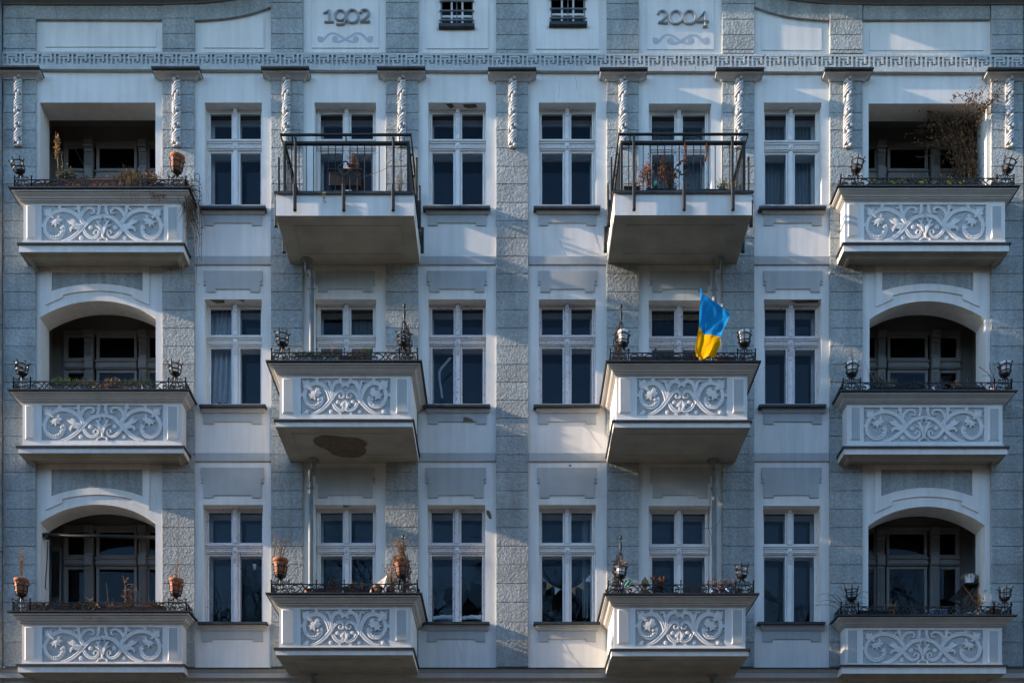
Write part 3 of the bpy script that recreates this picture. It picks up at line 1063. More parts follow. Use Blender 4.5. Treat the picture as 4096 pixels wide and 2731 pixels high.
# ------------------------------------------------------------------ loggias
for (r, c, a, b, vc, vs_, vb) in LOG:
    x0, x1 = X(a), X(b)
    zc = Z(vc)
    zb = Z(vb)
    ya, yb = .42, .975
    xm = (x0 + x1) / 2 + (.012 if c == 1 else -.02)
    xl, xr = xm - 1.22, xm + 1.22
    ztop = zc + .30
    mb = MB()
    lg = part_empty('loggia', B)
    # side walls, ceiling, floor, front inside
    for x in (xl, xr): mb.quad((x, ya, zb), (x, yb, zb), (x, yb, ztop), (x, ya, ztop))
    mb.quad((xl, ya, ztop), (xr, ya, ztop), (xr, yb, ztop), (xl, yb, ztop))
    mb.quad((xl, ya - .02, zb - .001), (xr, ya - .02, zb - .001), (xr, yb, zb - .001), (xl, yb, zb - .001))
    mb.quad((xl, ya, zb), (x0, ya, zb), (x0, ya, ztop), (xl, ya, ztop))
    mb.quad((x1, ya, zb), (xr, ya, zb), (xr, ya, ztop), (x1, ya, ztop))
    mb.quad((x0, ya, zc), (x1, ya, zc), (x1, ya, ztop), (x0, ya, ztop))
    # back wall around the window group
    k = S
    hw = 222 * k
    wt = zc - .012
    mb.quad((xl, yb, zb), (xm - hw, yb, zb), (xm - hw, yb, ztop), (xl, yb, ztop))
    mb.quad((xm + hw, yb, zb), (xr, yb, zb), (xr, yb, ztop), (xm + hw, yb, ztop))
    mb.quad((xm - hw, yb, wt + .03), (xm + hw, yb, wt + .03), (xm + hw, yb, ztop), (xm - hw, yb, ztop))
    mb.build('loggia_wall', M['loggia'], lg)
    # three-light window with a door in the middle
    tr0, tr1 = {1: (532, 575), 2: (1324, 1364), 3: (2148, 2185)}[r]
    zt1, zt0 = Z(tr0), Z(tr1)
    mb = MB()
    Y = yb - .03
    mb.box(xm - hw, xm - hw + .05, Y, Y + .09, zb, wt + .03, .006)
    mb.box(xm + hw - .05, xm + hw, Y, Y + .09, zb, wt + .03, .006)
    mb.box(xm - hw + .05, xm + hw - .05, Y + .003, Y + .09, wt - .04, wt + .03, .006)
    for s_ in (-1, 1):
        cx = xm + s_ * 113 * k
        mb.box(cx - 17 * k, cx + 17 * k, Y - .045, Y + .08, zb, wt - .03, .008)
        for f_ in (-2, -1, 0, 1, 2):
            mb.box(cx + f_ * .026 - .008, cx + f_ * .026 + .008, Y - .062, Y - .045, zt1 + .08, wt - .25, .004)
            mb.box(cx + f_ * .026 - .008, cx + f_ * .026 + .008, Y - .062, Y - .045, zb + .1, zt0 - .06, .004)
        mb.box(cx - .085, cx + .085, Y - .10, Y - .045, wt - .13, wt + .0, .012)
        mb.box(cx - .075, cx + .075, Y - .075, Y - .045, wt - .22, wt - .15, .008)
        mb.box(cx - .085, cx + .085, Y - .085, Y - .045, zt0 - .01, zt1 + .02, .02)
    pans = []
    for (p, q, wd) in ((xm - 204 * k, xm - 138 * k, .03), (xm - 73 * k, xm + 73 * k, .05), (xm + 138 * k, xm + 204 * k, .03)):
        e = .055
        mb.box(p - e, q + e, Y - .03, Y + .05, zt0 + .002, zt1 - .002, .008)
        mb.box(p - e - .01, q + e + .01, Y - .06, Y - .03, zt1 - .05, zt1 - .02, .01)
        mb.box(p - e - .01, q + e + .01, Y - .05, Y - .03, zt0 + .02, zt0 + .06, .01)
        for (z0_, z1_) in ((zt1 + .0, wt - .04), (zb + .02, zt0)):
            glaze_frame(mb, p - e, q + e, z0_, z1_, Y + .004, .05, e)
            pans.append((p - .005, q + .005, z0_ + e - .005, z1_ - e + .005))
    fr = mb.build('loggia_window', M['wood_shaded'], lg)
    for L in pans: pane(lg, *L, Y + .03)
    mb = MB()
    mb.box(xm - hw, xm + hw, 2.4, 2.41, zb, ztop)
    for x in (xm - hw - .01, xm + hw + .01): mb.quad((x, Y + .09, zb), (x, 2.4, zb), (x, 2.4, ztop), (x, Y + .09, ztop))
    for z in (zb - .002, ztop + .002): mb.quad((xm - hw, Y + .09, z), (xm + hw, Y + .09, z), (xm + hw, 2.4, z), (xm - hw, 2.4, z))
    mb.build('room', M['room'], lg)
    # hood over the arch
    if vs_ is not None:
        um = (a + b) / 2
        top = {2: 1066, 3: 1852}[r]
        sv = vs_ - 48 + (0 if r == 2 else -2)     # lower ends
        cv = vc - 38
        hl, hr = um - 207, um + 207
        A = arc_pts(um - 140, um + 140, cv + 18, cv)
        lower = [(hl, sv), (um - 140, sv - 30), (um - 140, cv + 18)] + A[1:-1] + [(um + 140, cv + 18), (um + 140, sv - 30), (hr, sv)]
        mb = MB()
        # plate built in columns
        I0, I1, It = um - 183, um + 181, top + 26
        Ib = {2: 1167, 3: 1986}[r]
        Ic = {2: 1138, 3: 1952}[r]
        inner = arc_pts(I0, I1, Ib, Ic)
        def at(L, u):
            for p, q in zip(L, L[1:]):
                if p[0] <= u <= q[0] and q[0] > p[0]:
                    return p[1] + (q[1] - p[1]) * (u - p[0]) / (q[0] - p[0])
            return L[-1][1]
        us_ = sorted({hl, hr, I0, I1, um - 140, um + 140, *[p[0] for p in inner], *[p[0] for p in A]})
        for p, q in zip(us_, us_[1:]):
            if q - p < .5: continue
            e = .01
            lp, lq = at(lower, p + e), at(lower, q - e)
            if p >= I0 - .1 and q <= I1 + .1:
                mb.prism([(X(p), Z(lp)), (X(q), Z(lq)), (X(q), Z(at(inner, q))), (X(p), Z(at(inner, p)))], -.022, 0)
                mb.prism([(X(p), Z(It)), (X(q), Z(It)), (X(q), Z(top)), (X(p), Z(top))], -.022, 0)
            else:
                mb.prism([(X(p), Z(lp)), (X(q), Z(lq)), (X(q), Z(top)), (X(p), Z(top))], -.022, 0)
        mb.build('hood_plate', M['plaster'], lg)
        mb = MB()
        for p, q in zip(inner, inner[1:]):
            mb.quad((X(p[0]), -.006, Z(p[1])), (X(q[0]), -.006, Z(q[1])), (X(q[0]), -.006, Z(It)), (X(p[0]), -.006, Z(It)))
        mb.build('rough_panel', M['stucco'], lg)


# ------------------------------------------------------------------ carved relief panels
def relief(x0, x1, z0, z1, y, h, narrow):
    mb = MB()
    mb.sm = False
    if not narrow:
        L, Rr, T, Bo, cx = 330, 2005, 105, 592, 1168
    else:
        L, Rr, T, Bo, cx = 415, 1870, 95, 675, 1140
    sx = (x1 - x0) / (Rr - L)
    sz = (z1 - z0) / (Bo - T)
    sc = (sx + sz) / 2
    lift = [0.0]

    def pt(p, s_):
        u = p[0] if s_ > 0 else 2 * cx - p[0]
        return Vector((x0 + (u - L) * sx, z1 - (p[1] - T) * sz))

    def band(pts, wd, s_, n=5, dl=0.0):
        q = spline([pt(p, s_) for p in pts], n)
        if isinstance(wd, (list, tuple)):
            ws = []
            m = len(q)
            for i in range(m):
                f = i / (m - 1) * (len(wd) - 1)
                k = min(int(f), len(wd) - 2)
                ws.append((wd[k] + (wd[k + 1] - wd[k]) * (f - k)) * sc)
        else:
            ws = wd * sc
        mb.ribbon(q, ws, y, h, lift[0] + dl)
        lift[0] += .0006

    def leaf(pts, s_, dl=.006):
        P_ = [pt(p, s_) for p in pts]
        c = Vector((sum(p.x for p in P_) / len(P_), sum(p.y for p in P_) / len(P_)))
        n0 = len(mb.v)
        hh = h + dl + lift[0]
        for p in P_: mb.v.append((p.x, y, p.y))
        for p in P_:
            q = c + (p - c) * .93
            mb.v.append((q.x, y - hh * .8, q.y))
        mb.v.append((c.x, y - hh * 1.02, c.y))
        k = len(P_)
        ccw = sum(p.x * q.y - q.x * p.y for p, q in zip(P_, P_[1:] + P_[:1])) > 0
        for i in range(k):
            j = (i + 1) % k
            f1, f2 = (n0 + i, n0 + j, n0 + k + j, n0 + k + i), (n0 + k + i, n0 + k + j, n0 + 2 * k)
            mb.face(f1 if ccw else f1[::-1])
            mb.face(f2 if ccw else f2[::-1])
        lift[0] += .0006

    def dot(c, r, s_): mb.disc(pt(c, s_), r * sc, y, h)

    for s_ in (1, -1):
        if not narrow:
            band([(930, 372), (880, 300), (800, 220), (700, 175), (600, 165), (500, 195), (425, 255), (378, 335), (372, 425), (415, 505), (500, 545), (585, 515), (632, 440), (622, 370)], [50, 58, 58, 58, 56, 54, 52, 50, 50, 52, 56, 50, 36], s_)
            band([(1168, 250), (1080, 258), (1000, 295), (920, 375), (850, 450), (770, 520), (680, 570), (600, 592)], [55, 55, 55, 55, 58, 58, 52, 34], s_)
            band([(905, 430), (945, 490), (1010, 535), (1070, 530), (1105, 490), (1100, 450), (1065, 445), (1050, 480), (1075, 490)], [50, 50, 48, 40, 34, 28, 24, 18], s_)
            band([(900, 350), (868, 280), (890, 200), (950, 145), (1015, 140), (1050, 175), (1035, 210), (1000, 205)], [44, 46, 44, 40, 34, 28, 20], s_)
            band([(880, 260), (850, 200), (830, 155), (790, 150), (780, 180)], [40, 42, 36, 24, 12], s_, dl=.002)
            leaf([(350, 142), (378, 165), (400, 138), (425, 165), (455, 138), (470, 190), (480, 240), (505, 275), (480, 285), (440, 255), (390, 248), (362, 228), (378, 200)], s_, .004)
            leaf([(485, 300), (515, 285), (545, 285), (560, 220), (585, 245), (575, 285), (615, 275), (605, 320), (575, 330), (585, 365), (545, 355), (520, 405), (500, 360), (465, 380), (470, 345), (430, 335), (475, 320)], s_, .004)
            for (u, v, q) in ((606, 410, 22), (602, 466, 22), (572, 506, 20), (532, 523, 17), (497, 525, 14), (466, 517, 12), (440, 500, 10), (420, 478, 9), (402, 452, 8)):
                mb.disc(pt((u, v), s_), q * sc, y - h, .008)
            leaf([(672, 300), (720, 305), (755, 275), (790, 300), (820, 345), (900, 360), (880, 400), (840, 440), (790, 425), (735, 430), (728, 470), (705, 430), (730, 395), (775, 375), (715, 350)], s_, .004)
            dot((1003, 400), 34, s_); dot((870, 540), 34, s_)
            leaf([(1168, 395), (1168, 470), (1150, 500), (1140, 460), (1110, 410), (1062, 380), (1055, 355), (1090, 372), (1105, 360), (1090, 320), (1065, 300), (1120, 310), (1130, 350)], s_, .004)
            band([(1160, 480), (1160, 535), (1110, 560), (1100, 592)], 26, s_)
            mb.box(*sorted((pt((555, 105), s_).x, pt((600, 105), s_).x)), y - h * .9, y, pt((0, 160), s_).y, pt((0, 100), s_).y)
            mb.box(*sorted((pt((810, 105), s_).x, pt((860, 105), s_).x)), y - h * .88, y, pt((0, 160), s_).y, pt((0, 100), s_).y)
            mb.box(*sorted((pt((325, 350), s_).x, pt((365, 350), s_).x)), y - h * .89, y, pt((0, 392), s_).y, pt((0, 345), s_).y)
            band([(1120, 100), (1118, 180), (1090, 230)], 40, s_)
            band([(1135, 330), (1132, 300), (1150, 262), (1166, 250)], 16, s_)
        else:
            band([(900, 500), (885, 410), (845, 290), (770, 200), (680, 170), (590, 190), (515, 250), (478, 340), (490, 440), (545, 520), (630, 555), (710, 525), (755, 455), (750, 390)], [50, 66, 76, 76, 72, 66, 62, 60, 60, 64, 70, 62, 44], s_)
            band([(570, 660), (640, 655), (720, 620), (820, 540), (910, 430), (960, 360), (1010, 315), (1070, 305), (1115, 345), (1105, 395), (1060, 400), (1040, 370), (1065, 350)], [20, 40, 66, 76, 76, 60, 50, 44, 40, 34, 28, 22], s_)
            band([(935, 440), (920, 340), (925, 250), (960, 180), (1020, 145), (1080, 160), (1105, 205), (1085, 240)], [30, 50, 60, 66, 66, 60, 46, 20], s_)
            band([(905, 300), (900, 220), (880, 160), (845, 140), (825, 165)], [30, 44, 44, 32, 14], s_, dl=.002)
            band([(945, 500), (985, 565), (1050, 605), (1110, 605), (1140, 570)], [60, 66, 62, 50, 40], s_)
            leaf([(432, 112), (470, 145), (500, 140), (535, 108), (575, 170), (590, 230), (620, 275), (580, 295), (530, 270), (470, 262), (440, 240), (460, 215), (432, 205), (455, 180)], s_, .005)
            leaf([(575, 300), (620, 280), (640, 300), (680, 225), (710, 245), (735, 270), (730, 310), (765, 330), (725, 360), (705, 395), (660, 385), (650, 450), (605, 420), (555, 435), (575, 395), (525, 360), (580, 345)], s_, .005)
            for (u, v, q) in ((705, 432, 24), (708, 487, 22), (672, 522, 20), (630, 533, 17), (594, 533, 15), (560, 522, 13), (530, 505, 12), (508, 480, 11), (493, 455, 10), (480, 425, 9)):
                mb.disc(pt((u, v), s_), q * sc, y - h, .008)
            dot((1018, 475), 36, s_); dot((908, 628), 36, s_)
            leaf([(1140, 443), (1140, 600), (1100, 600), (1085, 560), (1100, 545), (1060, 545), (1055, 500), (1075, 480), (1105, 470)], s_, .006)
            leaf([(430, 668), (470, 640), (500, 600), (540, 595), (560, 625), (540, 640), (560, 668), (520, 675)], s_, .003)
            for (p, q) in ((650, 705), (1030, 1085)):
                mb.box(*sorted((pt((p, 0), s_).x, pt((q, 0), s_).x)), y - h * .9, y, pt((0, 160), s_).y, pt((0, 88), s_).y)
            mb.box(*sorted((pt((1030, 0), s_).x, pt((1075, 0), s_).x)), y - h * .88, y, pt((0, 680), s_).y, pt((0, 600), s_).y)
            mb.box(*sorted((pt((408, 0), s_).x, pt((450, 0), s_).x)), y - h * .89, y, pt((0, 385), s_).y, pt((0, 330), s_).y)
            mb.box(*sorted((pt((1120, 0), s_).x, pt((1140 - s_ * .5, 0), s_).x)), y - h * .87, y, pt((0, 215), s_).y, pt((0, 155), s_).y)
    return mb


# ------------------------------------------------------------------ wrought-iron balcony rail
def iron_run(mb, p0, p1, z, h, n):
    """p0,p1: (x,y); scrollwork rail between two corners"""
    p0, p1 = Vector(p0), Vector(p1)
    L = (p1 - p0).length
    def q(t, zz): 
        v = p0 + (p1 - p0) * t
        return (v.x, v.y, z + zz * h)
    mb.tube([q(0, .92), q(1, .92)], .0105, 4)
    mb.tube([q(0, .05), q(1, .05)], .0095, 4)
    for i in range(n + 1):
        t = i / n
        mb.tube([q(t, 0), q(t, 1.22)], .011, 4)
        mb.ball(q(t, 1.30), .017, 6, 4)
    for i in range(n):
        a, b = i / n, (i + 1) / n
        w_ = b - a
        for s_ in (0, 1):
            def g(t, zz): return q(a + w_ * (t if s_ == 0 else 1 - t), zz)
            if n >= 2 or L > .35:
                mb.tube([g(t, zz) for t, zz in ((.04, .42), (.08, .65), (.17, .82), (.28, .80), (.38, .62), (.46, .30), (.49, .05))], .0105, 4, False)
                mb.tube([g(t, zz) for t, zz in ((.50, .92), (.485, .75), (.44, .55), (.36, .30), (.26, .13), (.16, .08))], .0105, 4, False)
                mb.tube([g(.14 + .085 * math.cos(k) * (1 - k / 16), .32 + .25 * math.sin(k) * (1 - k / 16)) for k in [x * .9 for x in range(11)]], .0095, 4, False)
            else:
                mb.tube([g(t, zz) for t, zz in ((.06, .1), (.1, .55), (.3, .85), (.5, .80))], .0105, 4, False)
                mb.tube([g(.25 + .17 * math.cos(k) * (1 - k / 16), .32 + .24 * math.sin(k) * (1 - k / 16)) for k in [x * .9 for x in range(11)]], .0095, 4, False)


def holder_mesh(tilt=0.0, ltilt=0.0):
    """wrought-iron pot basket on two scrolled legs; local origin on the balcony cap"""
    mb = MB()
    mt = Matrix.Translation((0, 0, .22)) @ Euler((tilt, ltilt, 0)).to_matrix().to_4x4() @ Matrix.Diagonal((.88, .88, .95, 1))
    for s_ in (-1, 1):
        mb.tube([Vector(p) for p in spline([(s_ * .125, -.01, .17), (s_ * .115, -.01, .20), (s_ * .09, -.01, .19), (s_ * .07, 0, .19), (s_ * .03, 0, .235), (0, 0, .245)], 3)], .009, 5)
        mb.tube(spline([(s_ * .01, 0, .24), (s_ * .05, 0, .16), (s_ * .06, 0, .08), (s_ * .03, 0, .05), (s_ * .02, 0, .08)], 3), .008, 5)
    mb.tube([(0, 0, 0), (0, 0, .10), mt @ Vector((0, 0, .0))], [.012, .010, .014], 6)
    n0 = len(mb.v)
    mb.lathe([(.012, 0), (.02, .02), (.03, .025), (.085, .06), (.10, .09), (.085, .085), (.02, .045)], (0, 0, 0), 12)
    for (rr, zz) in ((.113, .13), (.122, .225)):
        mb.tube([(rr * math.cos(k * math.pi / 8), rr * math.sin(k * math.pi / 8), zz) for k in range(17)], .012, 4, False)
    for k in range(6):
        a = k * math.pi / 3 + .3
        c, s2 = math.cos(a), math.sin(a)
        mb.tube([(rr * c, rr * s2, zz) for rr, zz in ((.02, .03), (.09, .06), (.112, .12), (.12, .2), (.128, .25), (.148, .262))], .011, 4)
        mb.ball((.15 * c, .15 * s2, .27), .014, 6, 4)
    for i in range(n0, len(mb.v)):
        mb.v[i] = tuple(mt @ Vector(mb.v[i]))
    return mb, mt


HOLD = {}


def spike_screen(parent, xx, y, z, hgt, dr):
    """tall wrought-iron screen of spiked bars and scrolls at the end of a balcony"""
    mb = MB()
    for k in range(5):
        yy = y + k * .085
        x = xx + dr * k * .016
        top = hgt * (1.0 if k == 0 else (.92, .88, .95, .86)[k - 1])
        mb.tube([(x, yy, z), (x, yy, z + top * .80)], .015, 6)
        for f0, f1 in ((.08, .30), (.32, .54), (.56, .78)):
            for s_ in (-1, 1):
                h0, h1 = z + top * f0, z + top * f1
                mb.tube(spline([(x, yy, h0), (x + .030 * s_, yy + .03 * s_, h0 + (h1 - h0) * .3), (x + .034 * s_, yy + .03 * s_, h0 + (h1 - h0) * .7), (x + .004 * s_, yy, h1)], 3), .009, 5)
        if k == 0:
            mb.lathe([(.008, 0), (.022, .05), (.026, .10), (.020, .16), (.008, .20), (.010, .21), (.026, .235), (.028, .26), (.018, .285), (.001, .29)], (x, yy, z + top * .78), 10)
        else:
            mb.tube([(x, yy, z + top * .80), (x, yy, z + top * .92)], [.015, .003], 5)
    for zz in (.10, .31, .55, .76):
        mb.tube([(xx, y, z + hgt * zz), (x, yy, z + hgt * zz), (x + dr * .05, yy + .02, z + hgt * zz)], .010, 5)
    return mb.build('spiked_screen', M['iron'], parent)


# ------------------------------------------------------------------ balconies
BAL = {}


def balcony(key, cap, pan, strip, fasc, rel, small, dp, dc, ds, narrow):
    bal = part_empty('balcony', B)
    (cu0, cu1, cv0, cv1) = cap
    (pu0, pu1, pv0, pv1) = pan
    x0, x1 = X(pu0, dp), X(pu1, dp)
    zt, zb = Z(pv0, dp), Z(pv1, dp)
    rx0, rx1, rz1, rz0 = X(rel[0], dp), X(rel[1], dp), Z(rel[2], dp), Z(rel[3], dp)
    t = .14
    # parapet
    mb = MB()
    mb.box(x0 + .002, x1 - .002, -(dp - .022), -(dp - t), zb, zt)
    mb.box(x0 + .003, x0 + t, -(dp - t), -.0, zb, zt)
    mb.box(x1 - t, x1 - .003, -(dp - t), -.0, zb, zt)
    # frame flush around the recessed relief
    yf, yb_ = -dp, -(dp - .023)
    mb.box(x0, rx0, yf, yb_, zb, zt)
    mb.box(rx1, x1, yf, yb_, zb, zt)
    mb.box(rx0, rx1, yf, yb_, rz1, zt)
    mb.box(rx0, rx1, yf, yb_, zb, rz0)
    mb.box(x0 - .001, x0 + .003, -(dp - .03), -.04, zb, zt)
    mb.box(x1 - .003, x1 + .001, -(dp - .03), -.04, zb, zt)
    mb.build('parapet', M['plaster'], bal)
    mb = MB()
    mb.quad((rx0, -(dp - .020), rz0), (rx1, -(dp - .020), rz0), (rx1, -(dp - .020), rz1), (rx0, -(dp - .020), rz1))
    mb.build('relief_ground', M['ground_relief'], bal)
    relief(rx0, rx1, rz0, rz1, -(dp - .020), .019, narrow).build('carved_relief', M['relief'], bal)
    for (a, b, c, d) in small:
        mb = MB()
        px0, px1, pz0, pz1 = X(a, dp), X(b, dp), Z(d, dp), Z(c, dp)
        mb.box(px0, px1, -(dp + .024), -dp + .001, pz0, pz1, .018)
        mb.cur = 1
        mb.quad((px0 + .02, -(dp + .026), pz0 + .02), (px1 - .02, -(dp + .026), pz0 + .02), (px1 - .02, -(dp + .026), pz1 - .02), (px0 + .02, -(dp + .026), pz1 - .02))
        mb.build('end_panel', [M['plaster'], M['grey']], bal)
    # moulded cap
    omax = dc - dp
    z1 = Z(cv0, dc)
    z0 = zt
    h = z1 - z0
    pr = [(0, 0), (.10, .01), (.17, .05), (.19, .11), (.17, .125), (.32, .13), (.33, .20), (.10, .205), (.10, .265), (.38, .27), (.40, .33), (.48, .45), (.62, .52), (.76, .555), (.78, .60), (.45, .605), (.45, .675), (.86, .68), (.88, .83), (.60, .835), (.60, .90)]
    mb = MB()
    mb.sm = False
    mb.usweep(x0, x1, dp, [(o * omax, z0 + f * h) for o, f in pr] + [(-t, z0 + .90 * h), (-t, z0)])
    mb.build('moulded_cap', M['mould'], bal)
    mb = MB()
    o_ = omax + .012
    mb.usweep(x0, x1, dp, [(-t - .01, z0 + .90 * h + .002), (o_ - .004, z0 + .90 * h + .002), (o_, z0 + .87 * h), (o_ + .003, z0 + .87 * h), (o_ + .004, z1), (-t - .012, z1 + .006), (-t - .01, z0 + .90 * h + .002)])
    mb.build('flashing', M['zinc'], bal)
    # slab
    mb = MB()
    sx0, sx1 = X(strip[0] + 6, ds), X(strip[1] - 6, ds)
    szt, szm, szb = zb + .004, Z(strip[3], ds), Z(fasc, ds)
    mb.box(sx0, sx1, -ds, .0, szb, szm)
    mb.box(sx0 + .04, sx1 - .04, -ds + .05, -.0, szm, szt - .006)
    mb.build('slab', M['plaster'], bal)
    mb = MB()
    if ds > .8:
        e = .22
        mb.box(sx0 + .002, sx1 - .002, -ds + .002, -.002, szb - .003, szb + .001)
        for (a, b, c, d) in ((sx0 + e, sx1 - e, -ds + e, -ds + e + .02), (sx0 + e, sx1 - e, -.34, -.32), (sx0 + e, sx0 + e + .02, -ds + e + .02, -.34), (sx1 - e - .02, sx1 - e, -ds + e + .02, -.34)):
            mb.box(a, b, c, d, szb - .010, szb - .002)
    else:
        mb.box(sx0 + .002, sx1 - .002, -ds + .002, -.002, szb - .003, szb + .001)
        mb.usweep(sx0 + .12, sx1 - .12, ds - .12, [(-.05, szb - .05), (0, szb - .045), (.02, szb - .02), (.05, szb - .01), (.05, szb - .002)])
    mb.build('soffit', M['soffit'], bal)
    mb = MB()
    fx0, fx1 = X(strip[0], ds), X(strip[1], ds)
    mb.box(fx0, fx1, -(ds + .03), -.005, szm + .001, szm + .012)
    mb.box(fx0, fx1, -(ds + .034), -(ds + .02), szm - .012, szm + .016)
    for q0, q1 in ((fx0 - .003, fx0 + .004), (fx1 - .004, fx1 + .003)):
        mb.box(q0, q1, -(ds + .02), -.005, szm - .012, szm + .016)
    mb.build('flashing', M['zinc'], bal)
    BAL[key] = dict(bal=bal, z=z1 + .006, x0=x0, x1=x1, dp=dp, dc=dc, ds=ds, sz=szb, szt=szt, fx0=sx0, fx1=sx1)
    return BAL[key]


LD = (0.335, 0.51, 0.43)
CD = (1.25, 1.43, 1.325)
balcony('L1', (46, 750, 748, 815), (94, 728, 815, 969), (70, 740, 969, 978), 1008, (166, 655, 823, 966), ((107, 147, 823, 957), (670, 714, 829, 961)), *LD, False)
balcony('L2', (40, 748, 1556, 1612), (90, 727, 1612, 1780), (66, 740, 1780, 1788), 1811, (166, 652, 1620, 1761), ((102, 141, 1621, 1757), (669, 714, 1624, 1759)), *LD, False)
balcony('L3', (42, 748, 2441, 2497), (88, 728, 2497, 2651), (65, 741, 2651, 2659), 2687, (168, 650, 2507, 2645), ((100, 141, 2506, 2640), (672, 716, 2507, 2642)), *LD, False)
balcony('R1', (3360, 4074, 742, 807), (3379, 4020, 807, 967), (3368, 4042, 967, 977), 1005, (3457, 3944, 819, 965), ((3390, 3434, 817, 951), (3963, 4007, 824, 957)), *LD, False)
balcony('R2', (3356, 4062, 1560, 1618), (3388, 4010, 1618, 1781), (3370, 4036, 1781, 1790), 1816, (3455, 3938, 1629, 1766), ((3400, 3442, 1627, 1760), (3953, 3997, 1632, 1764)), *LD, False)
balcony('R3', (3348, 4058, 2457, 2508), (3380, 4008, 2508, 2654), (3362, 4030, 2654, 2662), 2692, (3452, 3932, 2518, 2652), ((3386, 3431, 2516, 2648), (3951, 3995, 2519, 2651)), *LD, False)
balcony('C2', (1077, 1677, 1441, 1503), (1118, 1645, 1503, 1674), (1096, 1657, 1674, 1683), 1706, (1203, 1561, 1513, 1657), ((1130, 1176, 1514, 1654), (1584, 1633, 1514, 1654)), *CD, True)
balcony('C3', (1075, 1677, 2369, 2426), (1117, 1645, 2426, 2585), (1096, 1657, 2585, 2594), 2618, (1202, 1558, 2436, 2580), ((1127, 1176, 2436, 2576), (1582, 1630, 2436, 2563)), *CD, True)
balcony('D2', (2427, 3034, 1443, 1504), (2465, 2989, 1504, 1678), (2448, 3007, 1678, 1686), 1709, (2548, 2908, 1512, 1660), ((2476, 2524, 1512, 1653), (2930, 2978, 1515, 1653)), *CD, True)
balcony('D3', (2425, 3027, 2371, 2427), (2456, 2982, 2427, 2589), (2440, 3000, 2589, 2598), 2622, (2542, 2900, 2436, 2580), ((2470, 2515, 2436, 2575), (2926, 2971, 2436, 2575)), *CD, True)

# rails and pot holders
HOLDPOS = {'L1': ((84, .25, -.25), (704, .2, .15)), 'L2': ((86, .12, .08), (700, .1, .03)), 'L3': ((84, .05, .03), (702, .06, .06)),
           'R1': ((3420, .18, .18), (4022, .2, .3)), 'R2': ((3407, .03, .03), (4022, .05, -.05)), 'R3': ((3408, .03, -.03), (4020, .03, .02)),
           'C2': ((1128, .08, .03), (1612, .06, .04)), 'C3': ((1120, .06, .04), (1608, .06, -.05)),
           'D2': ((2490, .04, .03), (2978, .05, -.02)), 'D3': ((2480, .05, .04), (2968, .06, -.04))}
HMT = {}
for k, b in BAL.items():
    mb = MB()
    inset = .03
    d = b['dc'] - .05
    ox = b['dc'] - b['dp']
    x0, x1 = b['x0'] - ox + .07, b['x1'] + ox - .07
    iron_run(mb, (x0, -d), (x0 + .30, -d), b['z'], .165, 1)
    iron_run(mb, (x1 - .30, -d), (x1, -d), b['z'], .165, 1)
    iron_run(mb, (x0 + .30, -d), (x1 - .30, -d), b['z'], .165, 5 if k[0] in 'LR' else 4)
    nside = 1 if k[0] in 'LR' else 3
    iron_run(mb, (x0, -.03), (x0, -d), b['z'], .165, nside)
    iron_run(mb, (x1, -.03), (x1, -d), b['z'], .165, nside)
    mb.build('iron_rail', M['iron'], b['bal'])
    for i, (u, tx, ty) in enumerate(HOLDPOS[k]):
        hm, mt = holder_mesh(tx, ty)
        loc = Vector((X(u, d), -d + .005, b['z']))
        o = hm.build('pot_holder', M['iron'], b['bal'])
        o.location = loc
        HMT[(k, i)] = Matrix.Translation(loc) @ mt
    b['railx'] = (x0, x1)
    b['raild'] = d
spike_screen(BAL['C2']['bal'], X(1617, 1.32), -BAL['C2']['raild'] + .06, BAL['C2']['z'], .92, 1)
spike_screen(BAL['C3']['bal'], X(1612, 1.32), -BAL['C3']['raild'] + .06, BAL['C3']['z'], .92, 1)
spike_screen(BAL['D2']['bal'], X(2484, 1.32), -BAL['D2']['raild'] + .06, BAL['D2']['z'], .92, -1)
spike_screen(BAL['D3']['bal'], X(2482, 1.32), -BAL['D3']['raild'] + .06, BAL['D3']['z'], .92, -1)


# metal balconies of the top row
def ornament(mb, x, y, z, r):
    """round quatrefoil with eight small curls"""
    for k in range(4):
        a0 = k * math.pi / 2 + math.pi / 2
        c = (x + .45 * r * math.cos(a0), z + .45 * r * math.sin(a0))
        pts = [(c[0] + .58 * r * math.cos(a0 + t), y, c[1] + .58 * r * math.sin(a0 + t)) for t in [-1.9 + 3.8 * i / 14 for i in range(15)]]
        mb.tube(pts, .012, 4)
        a1 = a0 + math.pi / 4
        for s_ in (-1, 1):
            e = (x + .80 * r * math.cos(a1), z + .80 * r * math.sin(a1))
            n = (-math.sin(a1) * s_, math.cos(a1) * s_)
            pts = []
            for i in range(10):
                t = i / 9
                an = t * 4.6
                rr = .17 * r * (1 - .55 * t)
                cx_, cz_ = e[0] - math.cos(a1) * .1 * r + n[0] * .16 * r, e[1] - math.sin(a1) * .1 * r + n[1] * .16 * r
                pts.append((cx_ + rr * math.cos(a1 + s_ * (an - 1.6)), y - .004, cz_ + rr * math.sin(a1 + s_ * (an - 1.6))))
            mb.tube(pts, .010, 4)
        mb.ball((x + .80 * r * math.cos(a1), y, z + .80 * r * math.sin(a1)), .018, 6, 4)


